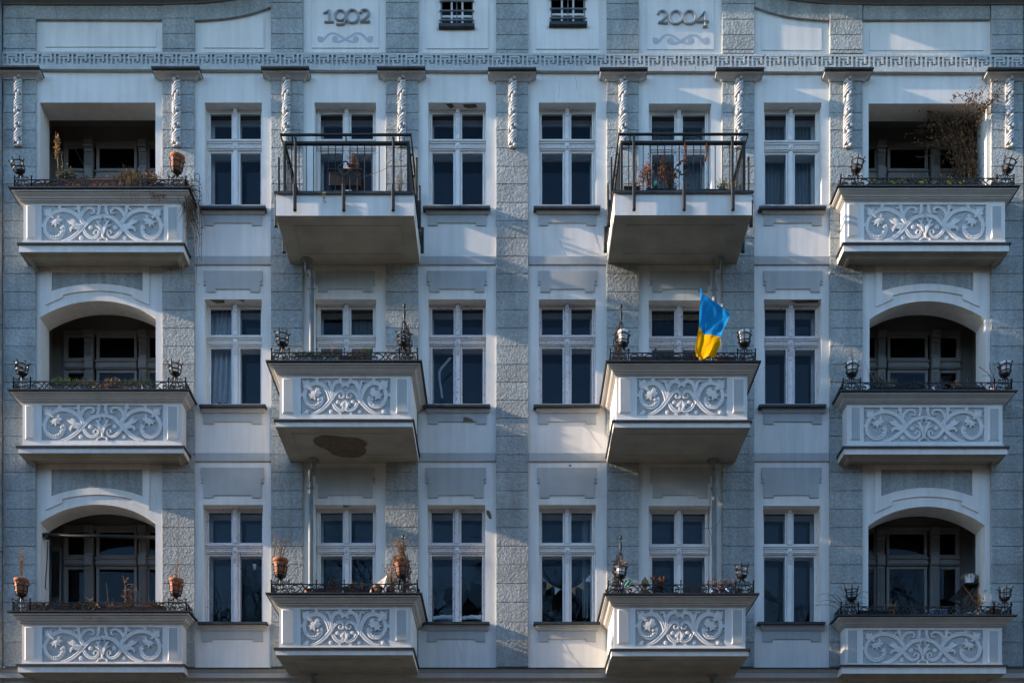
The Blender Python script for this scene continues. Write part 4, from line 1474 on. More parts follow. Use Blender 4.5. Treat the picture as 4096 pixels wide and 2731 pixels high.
def metal_balcony(key, u0, u1, vt, vb, posts, rail_u, hand_v, low_v):
    ds = 1.325
    bal = part_empty('metal_balcony', B)
    x0, x1 = X(u0, ds), X(u1, ds)
    zt, zb = Z(vt, ds), Z(vb, ds)
    mb = MB()
    mb.box(x0, x1, -ds, 0, zb, zt - .01)
    mb.build('slab', M['plaster'], bal)
    mb = MB()
    mb.box(x0 + .002, x1 - .002, -ds + .002, -.002, zb - .003, zb + .001)
    e = .24
    for (a, b, c, d) in ((x0 + e, x1 - e, -ds + e, -ds + e + .02), (x0 + e, x1 - e, -.34, -.32), (x0 + e, x0 + e + .02, -ds + e + .02, -.34), (x1 - e - .02, x1 - e, -ds + e + .02, -.34)):
        mb.box(a, b, c, d, zb - .010, zb - .002)
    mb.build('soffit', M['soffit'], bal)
    mb = MB()
    mb.box(x0 - .025, x1 + .025, -(ds + .03), 0, zt - .009, zt + .012)
    mb.box(x0 - .027, x1 + .027, -(ds + .034), -(ds + .024), zt - .035, zt + .010)
    mb.build('flashing', M['zinc'], bal)
    yr = -(ds - .04)
    # railing frame
    dR = ds - .04
    ra, rb = X(rail_u[0], dR), X(rail_u[1], dR)
    zl = Z((low_v[0] + low_v[1]) / 2, dR)
    zh = Z((hand_v[0] + hand_v[1]) / 2, dR + .07)
    mb = MB()
    zf = zt + .012
    mb.box(ra, rb, yr - .025, yr + .025, zl - .024, zl + .024, .006)
    for x in (ra, rb):
        mb.box(x - .022, x + .022, yr - .022, yr + .022, zf, zl + .03, .005)
        mb.box(x - .022, x + .022, yr + .03, -.03, zl - .024, zl + .024)
        mb.box(x - .022, x + .022, -.08, -.03, zf, zl, .005)
    # tubular handrail leaning outwards
    yh = yr - .07
    mb.tube([(ra - .045, -.03, zh - .02), (ra - .05, yh, zh), (rb + .05, yh, zh), (rb + .045, -.03, zh - .02)], .024, 10)
    for x in (ra + .14, (ra + rb) / 2, rb - .14):
        mb.tube([(x, yr, zl), (x, yh, zh)], .014, 4)
    for y in (-.45, -.95):
        mb.tube([(ra, y, zl), (ra - .05, y, zh)], .014, 4)
        mb.tube([(rb, y, zl), (rb + .05, y, zh)], .014, 4)
    # infill bars
    n = 17
    for i in range(1, n):
        x = ra + (rb - ra) * i / n
        mb.tube([(x, yr, zf), (x, yr, zl)], .0085, 5, False)
    for x in (ra, rb):
        for i in range(1, 11):
            y = yr + (abs(yr) - .08) * i / 11
            mb.tube([(x, y, zf), (x, y, zl)], .0085, 5, False)
    xm = (ra + rb) / 2
    ornament(mb, X(rail_u[2], dR), yr - .012, Z(rail_u[3], dR), .112)
    mb.build('metal_railing', M['rail'], bal)
    mb = MB()
    # fixing posts bolted to the slab edge
    zbr = Z(vt - 32, ds + .05)
    zlo = Z(vb - 18, ds + .05)
    for i, u in enumerate(posts):
        x = X(u, ds + .05)
        mb = MB()
        mb.box(x - .026, x + .026, -(ds + .09), -(ds + .036), zlo, zbr, .006)
        if i != 1:
            mb.box(x - .02, x + .02, -(ds + .035), yr - .026, zbr - .1, zl + .06, .005)
        mb.ball((x, -(ds + .06), zlo - .01), .012, 6, 4)
        mb.build('fixing_post', M['rail'], bal)
    for s_, x in ((-1, x0), (1, x1)):
        for y in (-.30, -.98):
            mb = MB()
            mb.box(x + s_ * .033, x + s_ * .09, y - .026, y + .026, zlo, zbr, .006)
            mb.box(x + s_ * .002, x + s_ * .034, y - .02, y + .02, zbr - .1, zl - .02, .005)
            mb.build('fixing_post', M['rail'], bal)
    BAL[key] = dict(bal=bal, z=zf, x0=x0, x1=x1, ds=ds, sz=zb, raild=dR, zl=zl)


metal_balcony('M1', 1103, 1656, 772, 863, (1180, 1375, 1573), (1138, 1633, 1381, 676), (535, 545), (568, 581))
metal_balcony('M2', 2457, 3007, 769, 861, (2536, 2736, 2931), (2486, 2976, 2730, 674), (532, 544), (566, 579))


# ------------------------------------------------------------------ downpipes
def downpipe(pts, r=.044, funnel=True, straps=()):
    mb = MB()
    mb.sm = True
    P_ = [Vector(p) for p in pts]
    mb.tube(spline(P_, 5), r, 12, True)
    if funnel:
        mb.lathe([(.11, 0), (.115, -.012), (.06, -.03), (.045, -.06), (.04, -.10)], P_[0], 16)
    for z in straps:
        x, y = P_[-1].x, P_[-1].y
        mb.tube([(x, y, z - .03), (x, y, z + .03)], r + .006, 12)
        mb.ball((x - r - .02, y, z), .012, 6, 4); mb.ball((x + r + .02, y, z), .012, 6, 4)
    return mb.build('downpipe', M['pipe'], B)


def Pp(u, v, d): return (X(u, d), -d, Z(v, d))


def pipe_run(b, u_in, d_in, u_out, v_bend0, v_bend1, v_end, strap):
    z = BAL[b]['sz']
    top = (X(u_in, d_in), -d_in, z - .002)
    d = .11
    downpipe([top, (top[0], -d_in, z - .10), (top[0] + (X(u_out, d) - top[0]) * .15, -(d_in - .06), z - .22), (X(u_out, d) - (X(u_out, d) - top[0]) * .15, -(d + .05), Z(v_bend0, d)), (X(u_out, d), -d, Z(v_bend1, d)), (X(u_out, d), -d, Z(v_bend1 + 40, d)), (X(u_out, d), -d, Z(v_end, d))], straps=(Z(strap, d),))


pipe_run('M1', 1227, .16, 1246, 1090, 1120, 1600, 1155)
pipe_run('M2', 2875, .16, 2858, 1090, 1128, 1600, 1160)
pipe_run('C2', 1253, .14, 1243, 1890, 1925, 2500, 1950)
pipe_run('D2', 2852, .14, 2857, 1890, 1925, 2500, 1952)
pipe_run('C3', 1250, .14, 1243, 2750, 2800, 3300, 2830)
pipe_run('D3', 2849, .14, 2857, 2750, 2800, 3300, 2830)
downpipe([(X(6), -.10, Z(-60)), (X(7), -.10, Z(60)), (X(8), -.10, Z(400)), (X(8), -.10, Z(3900))], .045, False, (Z(430), Z(868), Z(1310), Z(1750), Z(2210)))
downpipe([(X(4104), -.10, Z(-60)), (X(4104), -.10, Z(400)), (X(4104), -.10, Z(3900))], .045, False, (Z(430), Z(868), Z(1310), Z(1750), Z(2210)))

# bare patches where the paint has come away
def patch(name, pts3, label=None):
    mb = MB()
    mb.poly(pts3)
    o = mb.build(name, M['bare'], B)
    if label: o['label'] = label
    return o


zc2 = BAL['C2']['sz'] - .012
def soff(u, v):   # point on the soffit of the middle-left balcony seen at u,v
    k = (zc2 - EYE) / ((V0 - v) * S)
    return ((u - U0) * S * k, -(D - D * k), zc2)
patch('bare_patch', [soff(*p) for p in ((1252, 1760), (1262, 1750), (1292, 1740), (1320, 1742), (1380, 1748), (1430, 1752), (1455, 1762), (1470, 1775), (1462, 1785), (1458, 1788), (1467, 1800), (1462, 1812), (1440, 1828), (1410, 1830), (1370, 1829), (1330, 1818), (1310, 1800), (1280, 1788), (1258, 1775))])
for (r, c, pl) in ((1, 4, ((.30, .03), (.42, .02), (.45, .10), (.38, .14))), (1, 4, ((.60, .04), (.82, .03), (.85, .11), (.70, .13), (.62, .11))),
                   (2, 2, ((.08, .01), (.34, .01), (.33, .11), (.18, .12))), (2, 2, ((.58, .01), (.70, .01), (.67, .08))),
                   (2, 7, ((.45, .03), (.95, .02), (.97, .10), (.6, .12))), (3, 3, ((.46, .0), (.60, .04), (.52, .08), (.46, .08)))):
    win, x0, x1, zb, zt, Y, xc, zt0, zt1 = WIN[(r, c)]
    patch('bare_patch', [(x0 + (x1 - x0) * a, b, zt - .003) for a, b in pl])
def wallpatch(pts, d): patch('bare_patch', [(X(u, d), -d, Z(v, d)) for u, v in pts])
wallpatch(((1945, 2038), (1958, 2042), (1966, 2060), (1966, 2075), (1957, 2074), (1946, 2055)), .003)
wallpatch(((1854, 1666), (1872, 1668), (1894, 1680), (1892, 1686), (1852, 1685)), .023)
wallpatch(((2276, 1856), (2289, 1862), (2276, 1866)), .003)

# fine cracks in the plaster
def crack(pts, d=.002, r=.0022):
    rr = random.Random(len(pts))
    P_ = []
    for p, q in zip(pts, pts[1:]):
        for k in range(5):
            t = k / 5
            P_.append((X(p[0] + (q[0] - p[0]) * t + rr.uniform(-2, 2)), -d, Z(p[1] + (q[1] - p[1]) * t + rr.uniform(-2, 2))))
    P_.append((X(pts[-1][0]), -d, Z(pts[-1][1])))
    return P_
mb = MB()
for pts in (((2371, 832), (2377, 900), (2379, 950), (2392, 980), (2405, 1010)), ((2333, 1693), (2363, 1735), (2385, 1765), (2402, 1790)), ((2232, 2536), (2262, 2580), (2285, 2620), (2320, 2660)),
            ((1372, 1938), (1367, 1960), (1376, 2005)), ((2238, 960), (2255, 1020), (2268, 1045), (2234, 1120), (2236, 1195)), ((2234, 320), (2238, 360), (2232, 400)), ((1825, 2560), (1850, 2640)), ((618, 1960), (625, 1990), (622, 2040)), ((1800, 1980), (1803, 2012)), ((2300, 300), (2308, 360))):
    mb.tube(crack(pts), .0022, 3, False)
mb.build('plaster_cracks', M['numeral'], B)

# ------------------------------------------------------------------ neighbouring houses
def neighbour(xa, xb, label, m):
    n = thing('apartment_building', label, 'building', (xa if xa > 0 else xb, 0, 0), 'houses either side of the carved facade')
    o = n.location.copy()
    hs = []
    nx = int((xb - xa) // 3.2)
    for r in range(4):
        for i in range(nx):
            cx = xa + (i + .5) * (xb - xa) / nx
            hs.append((cx - .6, cx + .6, 1.2 + r * 4.0 + .9, 1.2 + r * 4.0 + 3.0))
    us = sorted({xa, xb, *[h[0] for h in hs], *[h[1] for h in hs]})
    zs = sorted({-.1, 19.2, *[h[2] for h in hs], *[h[3] for h in hs]})
    mb = MB()
    yy = .03
    for a, b in zip(us, us[1:]):
        for c, d in zip(zs, zs[1:]):
            if any(h[0] < (a + b) / 2 < h[1] and h[2] < (c + d) / 2 < h[3] for h in hs): continue
            mb.quad((a, yy, c), (b, yy, c), (b, yy, d), (a, yy, d))
    for h in hs:
        for x in (h[0], h[1]): mb.quad((x, yy, h[2]), (x, yy + .2, h[2]), (x, yy + .2, h[3]), (x, yy, h[3]))
        for z in (h[2], h[3]): mb.quad((h[0], yy, z), (h[1], yy, z), (h[1], yy + .2, z), (h[0], yy + .2, z))
    mb.box(xa, xb, 10.5, 11, -.1, 19.2)
    mb.quad((xa, yy, -.1), (xa, 11, -.1), (xa, 11, 19.2), (xa, yy, 19.2))
    mb.quad((xb, yy, -.1), (xb, 11, -.1), (xb, 11, 19.2), (xb, yy, 19.2))
    mb.build('wall', m, n, o)
    mb = MB()
    prof = [(d - .03, h) for d, h in CPROF]
    z0 = Z(33)
    for (d, h), (d2, h2) in zip(prof, prof[1:]):
        mb.quad((xa, -d, z0 + h), (xb, -d, z0 + h), (xb, -d2, z0 + h2), (xa, -d2, z0 + h2))
    mb.build('cornice', M['grey'], n, o)
    mb = MB()
    mb.poly([(xa, -.2, z0 + .4), (xb, -.2, z0 + .4), (xb, 5.5, z0 + 3.4), (xa, 5.5, z0 + 3.4)])
    mb.poly([(xa, 11.2, z0 + .4), (xa, 5.5, z0 + 3.4), (xb, 5.5, z0 + 3.4), (xb, 11.2, z0 + .4)])
    mb.build('roof', M['rooftile'], n, o)
    for h in hs:
        mb = MB()
        glaze_frame(mb, h[0], h[1], h[2], h[3], yy + .14, .05, .06)
        mb.box((h[0] + h[1]) / 2 - .05, (h[0] + h[1]) / 2 + .05, yy + .13, yy + .18, h[2] + .06, h[3] - .06)
        wf = mb.build('window', M['wood_white'], n, o)
        mb = MB()
        mb.quad((h[0], yy + .17, h[2]), (h[1], yy + .17, h[2]), (h[1], yy + .17, h[3]), (h[0], yy + .17, h[3]))
        mb.build('pane', M['glass'], wf)
        mb = MB()
        mb.quad((h[0], yy + .4, h[2]), (h[1], yy + .4, h[2]), (h[1], yy + .4, h[3]), (h[0], yy + .4, h[3]))
        for x in (h[0], h[1]): mb.quad((x, yy + .19, h[2]), (x, yy + .4, h[2]), (x, yy + .4, h[3]), (x, yy + .19, h[3]))
        mb.build('room', M['room'], wf)
    return n


neighbour(X(FL) - 19.5, X(FL) - .06, 'plain grey house at the left edge of the photo beyond the zinc downpipe', M['stucco'])
neighbour(X(FR) + .10, X(FR) + 16, 'plain pale house at the right edge of the photo past the last pilaster', M['grey'])

#@@THINGS@@
# ------------------------------------------------------------------ plants, pots and other loose things
def blades(mb, cx, cy, z, n, h, rx, ry, spread=.35, droop=.3, w=.009, mats=(0,), rr=R):
    for i in range(n):
        x, y = cx + rr.uniform(-rx, rx), cy + rr.uniform(-ry, ry)
        a = rr.uniform(0, 6.28)
        hh = h * rr.uniform(.55, 1.1)
        dx, dy = math.cos(a) * spread * hh * rr.uniform(.2, 1), math.sin(a) * spread * hh * rr.uniform(.1, .7)
        mb.cur = rr.choice(mats)
        p = [Vector((x, y, z)), Vector((x + dx * .35, y + dy * .35, z + hh * .6)), Vector((x + dx, y + dy, z + hh * (1 - droop * rr.uniform(0, 1.2))))]
        n0 = len(mb.v)
        ww = 1.45 * w * rr.uniform(.6, 1.2)
        mb.v += [tuple(p[0] - Vector((ww / 2, 0, 0))), tuple(p[0] + Vector((ww / 2, 0, 0))), tuple(p[1] - Vector((ww * .4, .003, 0))), tuple(p[1] + Vector((ww * .4, .003, 0))), tuple(p[2])]
        mb.face((n0, n0 + 1, n0 + 3, n0 + 2))
        mb.face((n0 + 2, n0 + 3, n0 + 4))


def leafq(mb, p, s, rr=R, asp=.5):
    d = Vector((rr.uniform(-1, 1), rr.uniform(-1, 1), rr.uniform(-1, 1)))
    if d.length < .1: d = Vector((1, 0, 0))
    d.normalize()
    n = d.orthogonal().normalized()
    n = (Matrix.Rotation(rr.uniform(0, 6.28), 3, d) @ n) * s * asp * .5
    p = Vector(p)
    n0 = len(mb.v)
    mb.v += [tuple(p), tuple(p + d * s * .5 + n), tuple(p + d * s), tuple(p + d * s * .5 - n)]
    mb.face((n0, n0 + 1, n0 + 2, n0 + 3))


def twigs(mb, base, n, h, spread, r=.004, leaves=0, ls=.02, mats=(0,), lmats=(0,), rr=R, lean=(0, 0), wob=.12, branch=0):
    base = Vector(base)
    for i in range(n):
        a = rr.uniform(0, 6.28)
        hh = h * rr.uniform(.5, 1.08)
        tip = Vector((math.cos(a) * spread * hh * rr.uniform(.1, 1) + lean[0] * hh, math.sin(a) * spread * hh * .6 * rr.uniform(.1, 1) + lean[1] * hh, hh))
        pts = [base + Vector((rr.uniform(-.02, .02), rr.uniform(-.02, .02), 0))]
        for k in range(1, 6):
            t = k / 5
            pts.append(base + tip * t + Vector((rr.uniform(-1, 1), rr.uniform(-.6, .6), rr.uniform(-.3, .3))) * wob * hh * .35 * t)
        mb.cur = rr.choice(mats)
        mb.tube(pts, [r, r * .9, r * .8, r * .7, r * .55, r * .35], 4, False)
        for b in range(branch):
            p = pts[rr.randint(2, 4)]
            q = p + Vector((rr.uniform(-1, 1), rr.uniform(-.5, .5), rr.uniform(.1, 1))) * hh * .22
            mb.tube([p, (p + q) / 2 + Vector((0, 0, .01)), q], r * .5, 3, False)
            for l in range(leaves // 2 + 1 if leaves else 0):
                mb.cur = rr.choice(lmats)
                leafq(mb, p.lerp(q, rr.random()), ls * rr.uniform(.6, 1.2), rr)
        for l in range(leaves):
            t = rr.uniform(.25, 1) * 4.99
            k = int(t)
            mb.cur = rr.choice(lmats)
            leafq(mb, pts[k].lerp(pts[k + 1], t - k), ls * rr.uniform(.6, 1.3), rr)


def bush(mb, c, rx, ry, rz, n, s, mats=(0,), rr=R):
    cl = [(rr.uniform(-.8, .8), rr.uniform(-.7, .7), rr.uniform(-.8, .8)) for _ in range(max(6, n // 30))]
    for i in range(n):
        q = rr.choice(cl)
        p = [q[k] + rr.gauss(0, .22) for k in range(3)]
        if sum(x * x for x in p) > 1.5: continue
        mb.cur = rr.choice(mats)
        leafq(mb, (c[0] + p[0] * rx, c[1] + p[1] * ry, c[2] + p[2] * rz), s * rr.uniform(.6, 1.3), rr)


def trough_mesh(w, dpt, h, o=(0, 0, 0), taper=.02):
    mb = MB()
    x, y, z = o
    a, b = w / 2, dpt / 2
    def ring(e, zz): return [(x - a + e, y - b + e, z + zz), (x + a - e, y - b + e, z + zz), (x + a - e, y + b - e, z + zz), (x - a + e, y + b - e, z + zz)]
    lv = [ring(taper, 0), ring(.008, h * .84), ring(.0, h * .85), ring(.0, h), ring(.012, h), ring(.014, h * .8)]
    for l in lv: mb.v += l
    mb.face((3, 2, 1, 0))
    for i in range(len(lv) - 1):
        for k in range(4):
            k2 = (k + 1) % 4
            mb.face((i * 4 + k, i * 4 + k2, (i + 1) * 4 + k2, (i + 1) * 4 + k))
    mb.cur = 1
    mb.face([20, 21, 22, 23])
    mb.cur = 0
    return mb


def on_cap(key, u, off=.13):
    """point on the cap of a parapet balcony behind its iron rail"""
    b = BAL[key]
    d = b['dc'] - off
    return Vector((X(u, d), -d, b['z'])), d


def trough(key, u0, u1, h, m, name, label, cat, group=None, plant=None, pm=(), dpt=.17, off=.17):
    p, d = on_cap(key, (u0 + u1) / 2, off)
    w = X(u1, d) - X(u0, d)
    t = thing(name, label, cat, p, group)
    trough_mesh(w, dpt, h).build('trough', [m, M['soil']], t)
    if plant:
        mb = MB()
        plant(mb, w, h)
        mb.build('plants', list(pm), t)
    return t


def pot_prof(r, h, rim=.22):
    return [(0.001, 0), (r * .66, 0), (r * .70, .005), (r * .90, h * (1 - rim) - .004), (r * .90, h * (1 - rim)), (r, h * (1 - rim)), (r * 1.02, h * .97), (r, h), (r * .9, h), (r * .86, h * .86)]


def pot(key_or_pos, r, h, m, name, label, cat, group=None, plant=None, pm=(), mtx=None, prof=None, pname='foliage'):
    p = key_or_pos
    t = thing(name, label, cat, p, group)
    mt = mtx or Matrix.Identity(4)
    mb = MB()
    mb.sm = True
    pf = prof or pot_prof(r, h)
    mb.lathe(pf, (0, 0, 0), 18, mt.to_3x3())
    mb.sm = False
    mb.cur = 1
    rs, zs = pf[-1]
    mb.poly([tuple(mt.to_3x3() @ Vector((rs * math.cos(k * .449), rs * math.sin(k * .449), zs))) for k in range(14)])
    mb.build('pot', [m, M['soil']], t)
    if plant:
        mb = MB()
        top = mt.to_3x3() @ Vector((0, 0, zs))
        plant(mb, top)
        mb.build(pname, list(pm), t)
    return t


def held_pot(key, i, m, r, h, name, label, group=None, plant=None, pm=(), zb=.085):
    mt = HMT[(key, i)] @ Matrix.Translation((0, 0, zb))
    rot = mt.to_quaternion().to_matrix().to_4x4()
    return pot(mt.to_translation(), r, h, m, name, label, 'plant pot' if plant else 'pot', group, plant, pm, rot)


G_TERR = 'terracotta pots in iron holders'
G_BOX = 'flower boxes along the balconies'
dry2 = (M['dry'], M['brownleaf'], M['vine'])
grass3 = (M['green'], M['yellowgreen'], M['dry'])


def pl_grass(n, h, dry=.3):
    def f(mb, w, hh):
        blades(mb, 0, -.01, hh * .85, n, h, w / 2 - .01, .07, .35, .2, .009, (0, 0, 1) if dry < .5 else (0, 1, 1, 2))
        blades(mb, 0, -.05, hh * .9, n // 2, .10, w / 2, .04, 1.2, 1.8, .008, (1, 1, 2))
    return f


# --- top left balcony
trough('L1', 106, 210, .125, M['terracotta'], 'flower_box', 'short terracotta flower box at the left end of the top left balcony', 'flower box', G_BOX,
       lambda mb, w, h: twigs(mb, (.12, -.05, h * .8), 2, .10, .5, .003, 6, .03, (0,), (1,)), dry2)
def _b(mb, w, h):
    for k in range(60): twigs(mb, (-.14 + R.uniform(-.12, .12), R.uniform(-.05, .05), h * .8), 1, .30, .5, .003, 9, .028, (2,), (0, 0, 2))
    for k in range(2):
        twigs(mb, (-.22 + k * .05, 0, h), 1, .85 - k * .3, .05, .008, 4, .03, (1,), (1,), lean=(-.06 + k * .1, 0))
    bush(mb, (-.245, 0, .80), .03, .02, .20, 260, .045, (1,))
    bush(mb, (-.06, 0, h + .12), .16, .08, .13, 700, .040, (0, 0, 2))
trough('L1', 219, 349, .19, M['terracotta'], 'flower_box', 'terracotta flower box with a grey lavender bush and one tall dry stalk', 'flower box', G_BOX, _b, (M['lavender'], M['dry'], M['vine']))
trough('L1', 354, 471, .20, M['terracotta'], 'flower_box', 'terracotta flower box with single thin sprigs at the middle of the top left balcony', 'flower box', G_BOX,
       lambda mb, w, h: (twigs(mb, (.0, 0, h * .8), 1, .30, .1, .004, 12, .035, (0,), (0, 1), lean=(.35, 0)), twigs(mb, (.24, 0, h * .8), 2, .24, .15, .004, 14, .03, (0,), (0, 1))), dry2)
def _b(mb, w, h):
    blades(mb, 0, -.02, h * .8, 280, .34, .13, .07, 1.2, 1.2, .012, (0, 0, 1))
    blades(mb, 0, -.09, h * .7, 160, .15, .18, .03, 1.6, 3.4, .011, (0, 0, 1))
    twigs(mb, (-.1, 0, h), 3, .22, .3, .004, 8, .03, (1,), (1,))
trough('L1', 482, 578, .13, M['brownbox'], 'flower_box', 'brown flower box with a tuft of dry grass spilling over the rail', 'flower box', G_BOX, _b, (M['dry'], M['brownleaf']))
def _b(mb, w, h):
    twigs(mb, (-.1, 0, h * .8), 26, .26, .7, .004, 10, .026, (2,), (0, 1), branch=2)
    bush(mb, (.07, -.10, .0), .14, .05, .15, 380, .034, (1, 2, 0))
    bush(mb, (-.08, -.0, .25), .19, .09, .13, 520, .034, (0, 1, 1))
trough('L1', 586, 662, .13, M['brownbox'], 'flower_box', 'brown flower box with a withered twiggy shrub beside the tilted pot', 'flower box', G_BOX, _b, (M['dry'], M['brownleaf'], M['vine']))
held_pot('L1', 1, M['terracotta'], .125, .25, 'terracotta_pot', 'terracotta pot leaning to the right in the top left balcony holder', G_TERR)
# dry vine hanging over the right end
t = thing('dry_vine', 'leafless brown vine trailing off the right end of the top left balcony', 'vine', (X(735, .4), -.4, BAL['L1']['z']))
o = t.location.copy()
mb = MB()
for k in range(46):
    x, y = X(R.uniform(690, 770), .3), -R.uniform(.12, .42)
    z0 = BAL['L1']['z'] + R.uniform(.0, .25)
    pts = [Vector((x, y, z0))]
    dirx = R.uniform(-.02, .09)
    L = R.uniform(.25, .75) if k < 38 else R.uniform(.9, 1.7)
    up = R.uniform(.0, .22) if k < 38 else .1
    for q in range(1, 9):
        f = q / 8
        pts.append(Vector((min(x + dirx * q * .6 + R.uniform(-.04, .04), X(808, .2)), y + R.uniform(-.02, .02), z0 + up * math.sin(f * 3) - L * f * f)))
    mb.cur = 0
    mb.tube(spline(pts, 2), .0045, 4, False)
    for q in range(12):
        p = pts[R.randint(1, 8)]
        mb.cur = 1
        leafq(mb, p + Vector((R.uniform(-.03, .03), 0, R.uniform(-.03, .03))), R.uniform(.02, .05))
for k in range(7):
    x = X(R.uniform(655, 700), .35)
    pts = [Vector((x, -.38, BAL['L1']['z'] + .05))]
    for q in range(1, 6): pts.append(pts[-1] + Vector((R.uniform(-.06, .05), 0, R.uniform(.03, .11))))
    mb.cur = 0
    mb.tube(pts, .004, 4, False)
mb.build('stems', [M['vine'], M['brownleaf']], t, o)

# --- middle left balcony: white troughs with grass
trough('L2', 205, 292, .085, M['whitepot'], 'flower_box', 'white flower box with green grass nearest the left pot holder', 'flower box', G_BOX, pl_grass(260, .22), grass3)
trough('L2', 296, 388, .085, M['whitepot'], 'flower_box', 'white flower box with yellowing grass left of the brown dry clump', 'flower box', G_BOX, pl_grass(260, .19, .6), grass3)
def _b(mb, w, h):
    for k in range(150):
        a = R.uniform(0, 3.14)
        c = Vector((R.uniform(-.09, .09), R.uniform(-.06, .03), h * .8))
        q = c + Vector((math.cos(a) * .13, R.uniform(-.05, .05), math.sin(a) * .17))
        e = q + Vector((math.cos(a) * .06, R.uniform(-.04, .0), -R.uniform(.05, .2)))
        mb.cur = R.choice((0, 0, 1))
        mb.tube([c, q, e], .004, 3, False)
pot(on_cap('L2', 455, .17)[0], .085, .10, M['brownbox'], 'potted_plant', 'matted clump of brown dry stems between the white boxes', 'plant pot', None, lambda mb, top: _b(mb, .2, .1), (M['dry'], M['brownleaf']))
trough('L2', 498, 556, .085, M['whitepot'], 'flower_box', 'white flower box with tall thin grass right of the brown dry clump', 'flower box', G_BOX, pl_grass(170, .19), grass3)
pot(on_cap('L2', 582, .16)[0], .092, .105, M['whitepot'], 'potted_plant', 'round white pot with grass at the right end of the grass row', 'plant pot', None,
    lambda mb, top: blades(mb, 0, 0, .09, 120, .17, .10, .07, .3, .2, .009, (0, 0, 1)), (M['green'], M['yellowgreen']))

# --- lower left balcony
for (u0, u1, lab, kind) in ((110, 196, 'terracotta flower box with short straw at the left end of the lowest left balcony', 0), (200, 318, 'long terracotta flower box with a few bare stalks left of the straw tangle', 1),
                            (322, 400, 'terracotta flower box under a pale tangle of straw hanging over the rail', 2), (404, 468, 'terracotta flower box with one thin tall stem beside the straw tangle', 3),
                            (472, 562, 'terracotta flower box with a tall feathery dry plant', 4), (566, 662, 'terracotta flower box with dry stalks beside the right pot holder', 5)):
    def _b(mb, w, h, kind=kind):
        if kind in (0, 1, 5): twigs(mb, (0, 0, h * .8), 9, .17, 1.2, .0035, 5, .02, (0,), (0, 1)); blades(mb, 0, -.06, h * .8, 40, .13, w * .4, .03, 1.2, 1.6, .008, (0, 1))
        if kind == 2:
            for q in range(90):
                c = Vector((R.uniform(-.10, .12), R.uniform(-.10, -.02), h * .9))
                pts = [c]
                for s_ in range(5): pts.append(pts[-1] + Vector((R.uniform(-.07, .07), R.uniform(-.03, .02), R.uniform(-.085, .06))))
                mb.cur = R.choice((0, 0, 1)); mb.tube(pts, .0035, 3, False)
        if kind == 3: twigs(mb, (.0, 0, h * .8), 2, .48, .15, .004, 0, .02, (0,), lean=(-.08, 0)); twigs(mb, (.05, 0, h * .8), 6, .14, 1, .003, 4, .02)
        if kind == 4:
            twigs(mb, (-.07, 0, h * .8), 2, .62, .05, .005, 30, .03, (0,), (0,), branch=3)
            twigs(mb, (.03, 0, h * .8), 18, .33, .5, .003, 12, .016, (1,), (1, 0), branch=2)
            mb.cur = 0
            mb.tube(spline([(-.06, 0, .5), (.05, 0, .52), (.14, 0, .40), (.16, 0, .2)], 4), .004, 4)
            for q in range(40): leafq(mb, (R.uniform(-.03, .15), R.uniform(-.02, .02), .50 - R.random() * .12), .03)
            blades(mb, 0, -.08, h * .7, 40, .10, .12, .02, 1.2, 3.4, .008, (0,))
    trough('L3', u0, u1, .115, M['terracotta'], 'flower_box', lab, 'flower box', G_BOX, _b, (M['dry'], M['brownleaf']))
held_pot('L3', 0, M['terracotta'], .124, .26, 'terracotta_pot', 'terracotta pot with upright straw stalks in the lowest left balcony left holder', G_TERR,
         lambda mb, top: twigs(mb, top, 22, .62, .16, .004, 16, .02, (0,), (0, 1)), (M['dry'], M['brownleaf']))
held_pot('L3', 1, M['terracotta'], .124, .26, 'terracotta_pot', 'terracotta pot with sparse dry stems in the lowest left balcony right holder', G_TERR,
         lambda mb, top: (twigs(mb, top, 8, .50, .35, .0035, 10, .022, (0,), (1, 0)), twigs(mb, top + Vector((0, -.1, -.02)), 4, .01, 1, .004)), (M['dry'], M['brownleaf']))
# rolled awning and its crank in the lowest left loggia
t = thing('awning', 'rolled awning bar across the arch of the lowest left loggia', 'awning', (X(172), .1, Z(2140)))
o = t.location.copy()
mb = MB(); mb.sm = True
mb.tube([(X(166, -.12), .12, Z(2138, -.12)), (X(622, -.12), .12, Z(2148, -.12))], .032, 10)
mb.build('roller', M['darkbox'], t, o)
mb = MB(); mb.box(X(180, -.1), X(192, -.1), .08, .18, Z(2152, -.1), Z(2130, -.1), .01); mb.build('bracket', M['iron'], t, o)
mb = MB()
mb.tube([(X(192, -.05), .05, Z(2158)), (X(188, -.05), .05, Z(2240)), (X(181, -.05), .05, Z(2345)), (X(184, -.05), .05, Z(2352))], .010, 6)
mb.build('crank_rod', M['iron'], t, o)
# folded lounger leaning in the same loggia
t = thing('folding_chair', 'folded garden lounger leaning against the side of the lowest left loggia', 'chair', (X(225, -.8), .8, Z(2410, -.8)))
o = t.location.copy()
mb = MB(); mb.sm = True
pts = [(X(200, -.8), .8, Z(2400, -.8)), (X(198, -.8), .88, Z(2195, -.8)), (X(206, -.8), .9, Z(2184, -.8)), (X(226, -.8), .9, Z(2184, -.8)), (X(236, -.8), .88, Z(2205, -.8)), (X(240, -.8), .8, Z(2330, -.8)), (X(247, -.8), .72, Z(2410, -.8))]
mb.tube(spline(pts, 4), .014, 8)
mb.build('tube_frame', M['pipe'], t, o)
mb = MB(); mb.box(X(203, -.8), X(232, -.8), .84, .86, Z(2380, -.8), Z(2200, -.8), .01); mb.build('seat_cover', M['darkbox'], t, o)

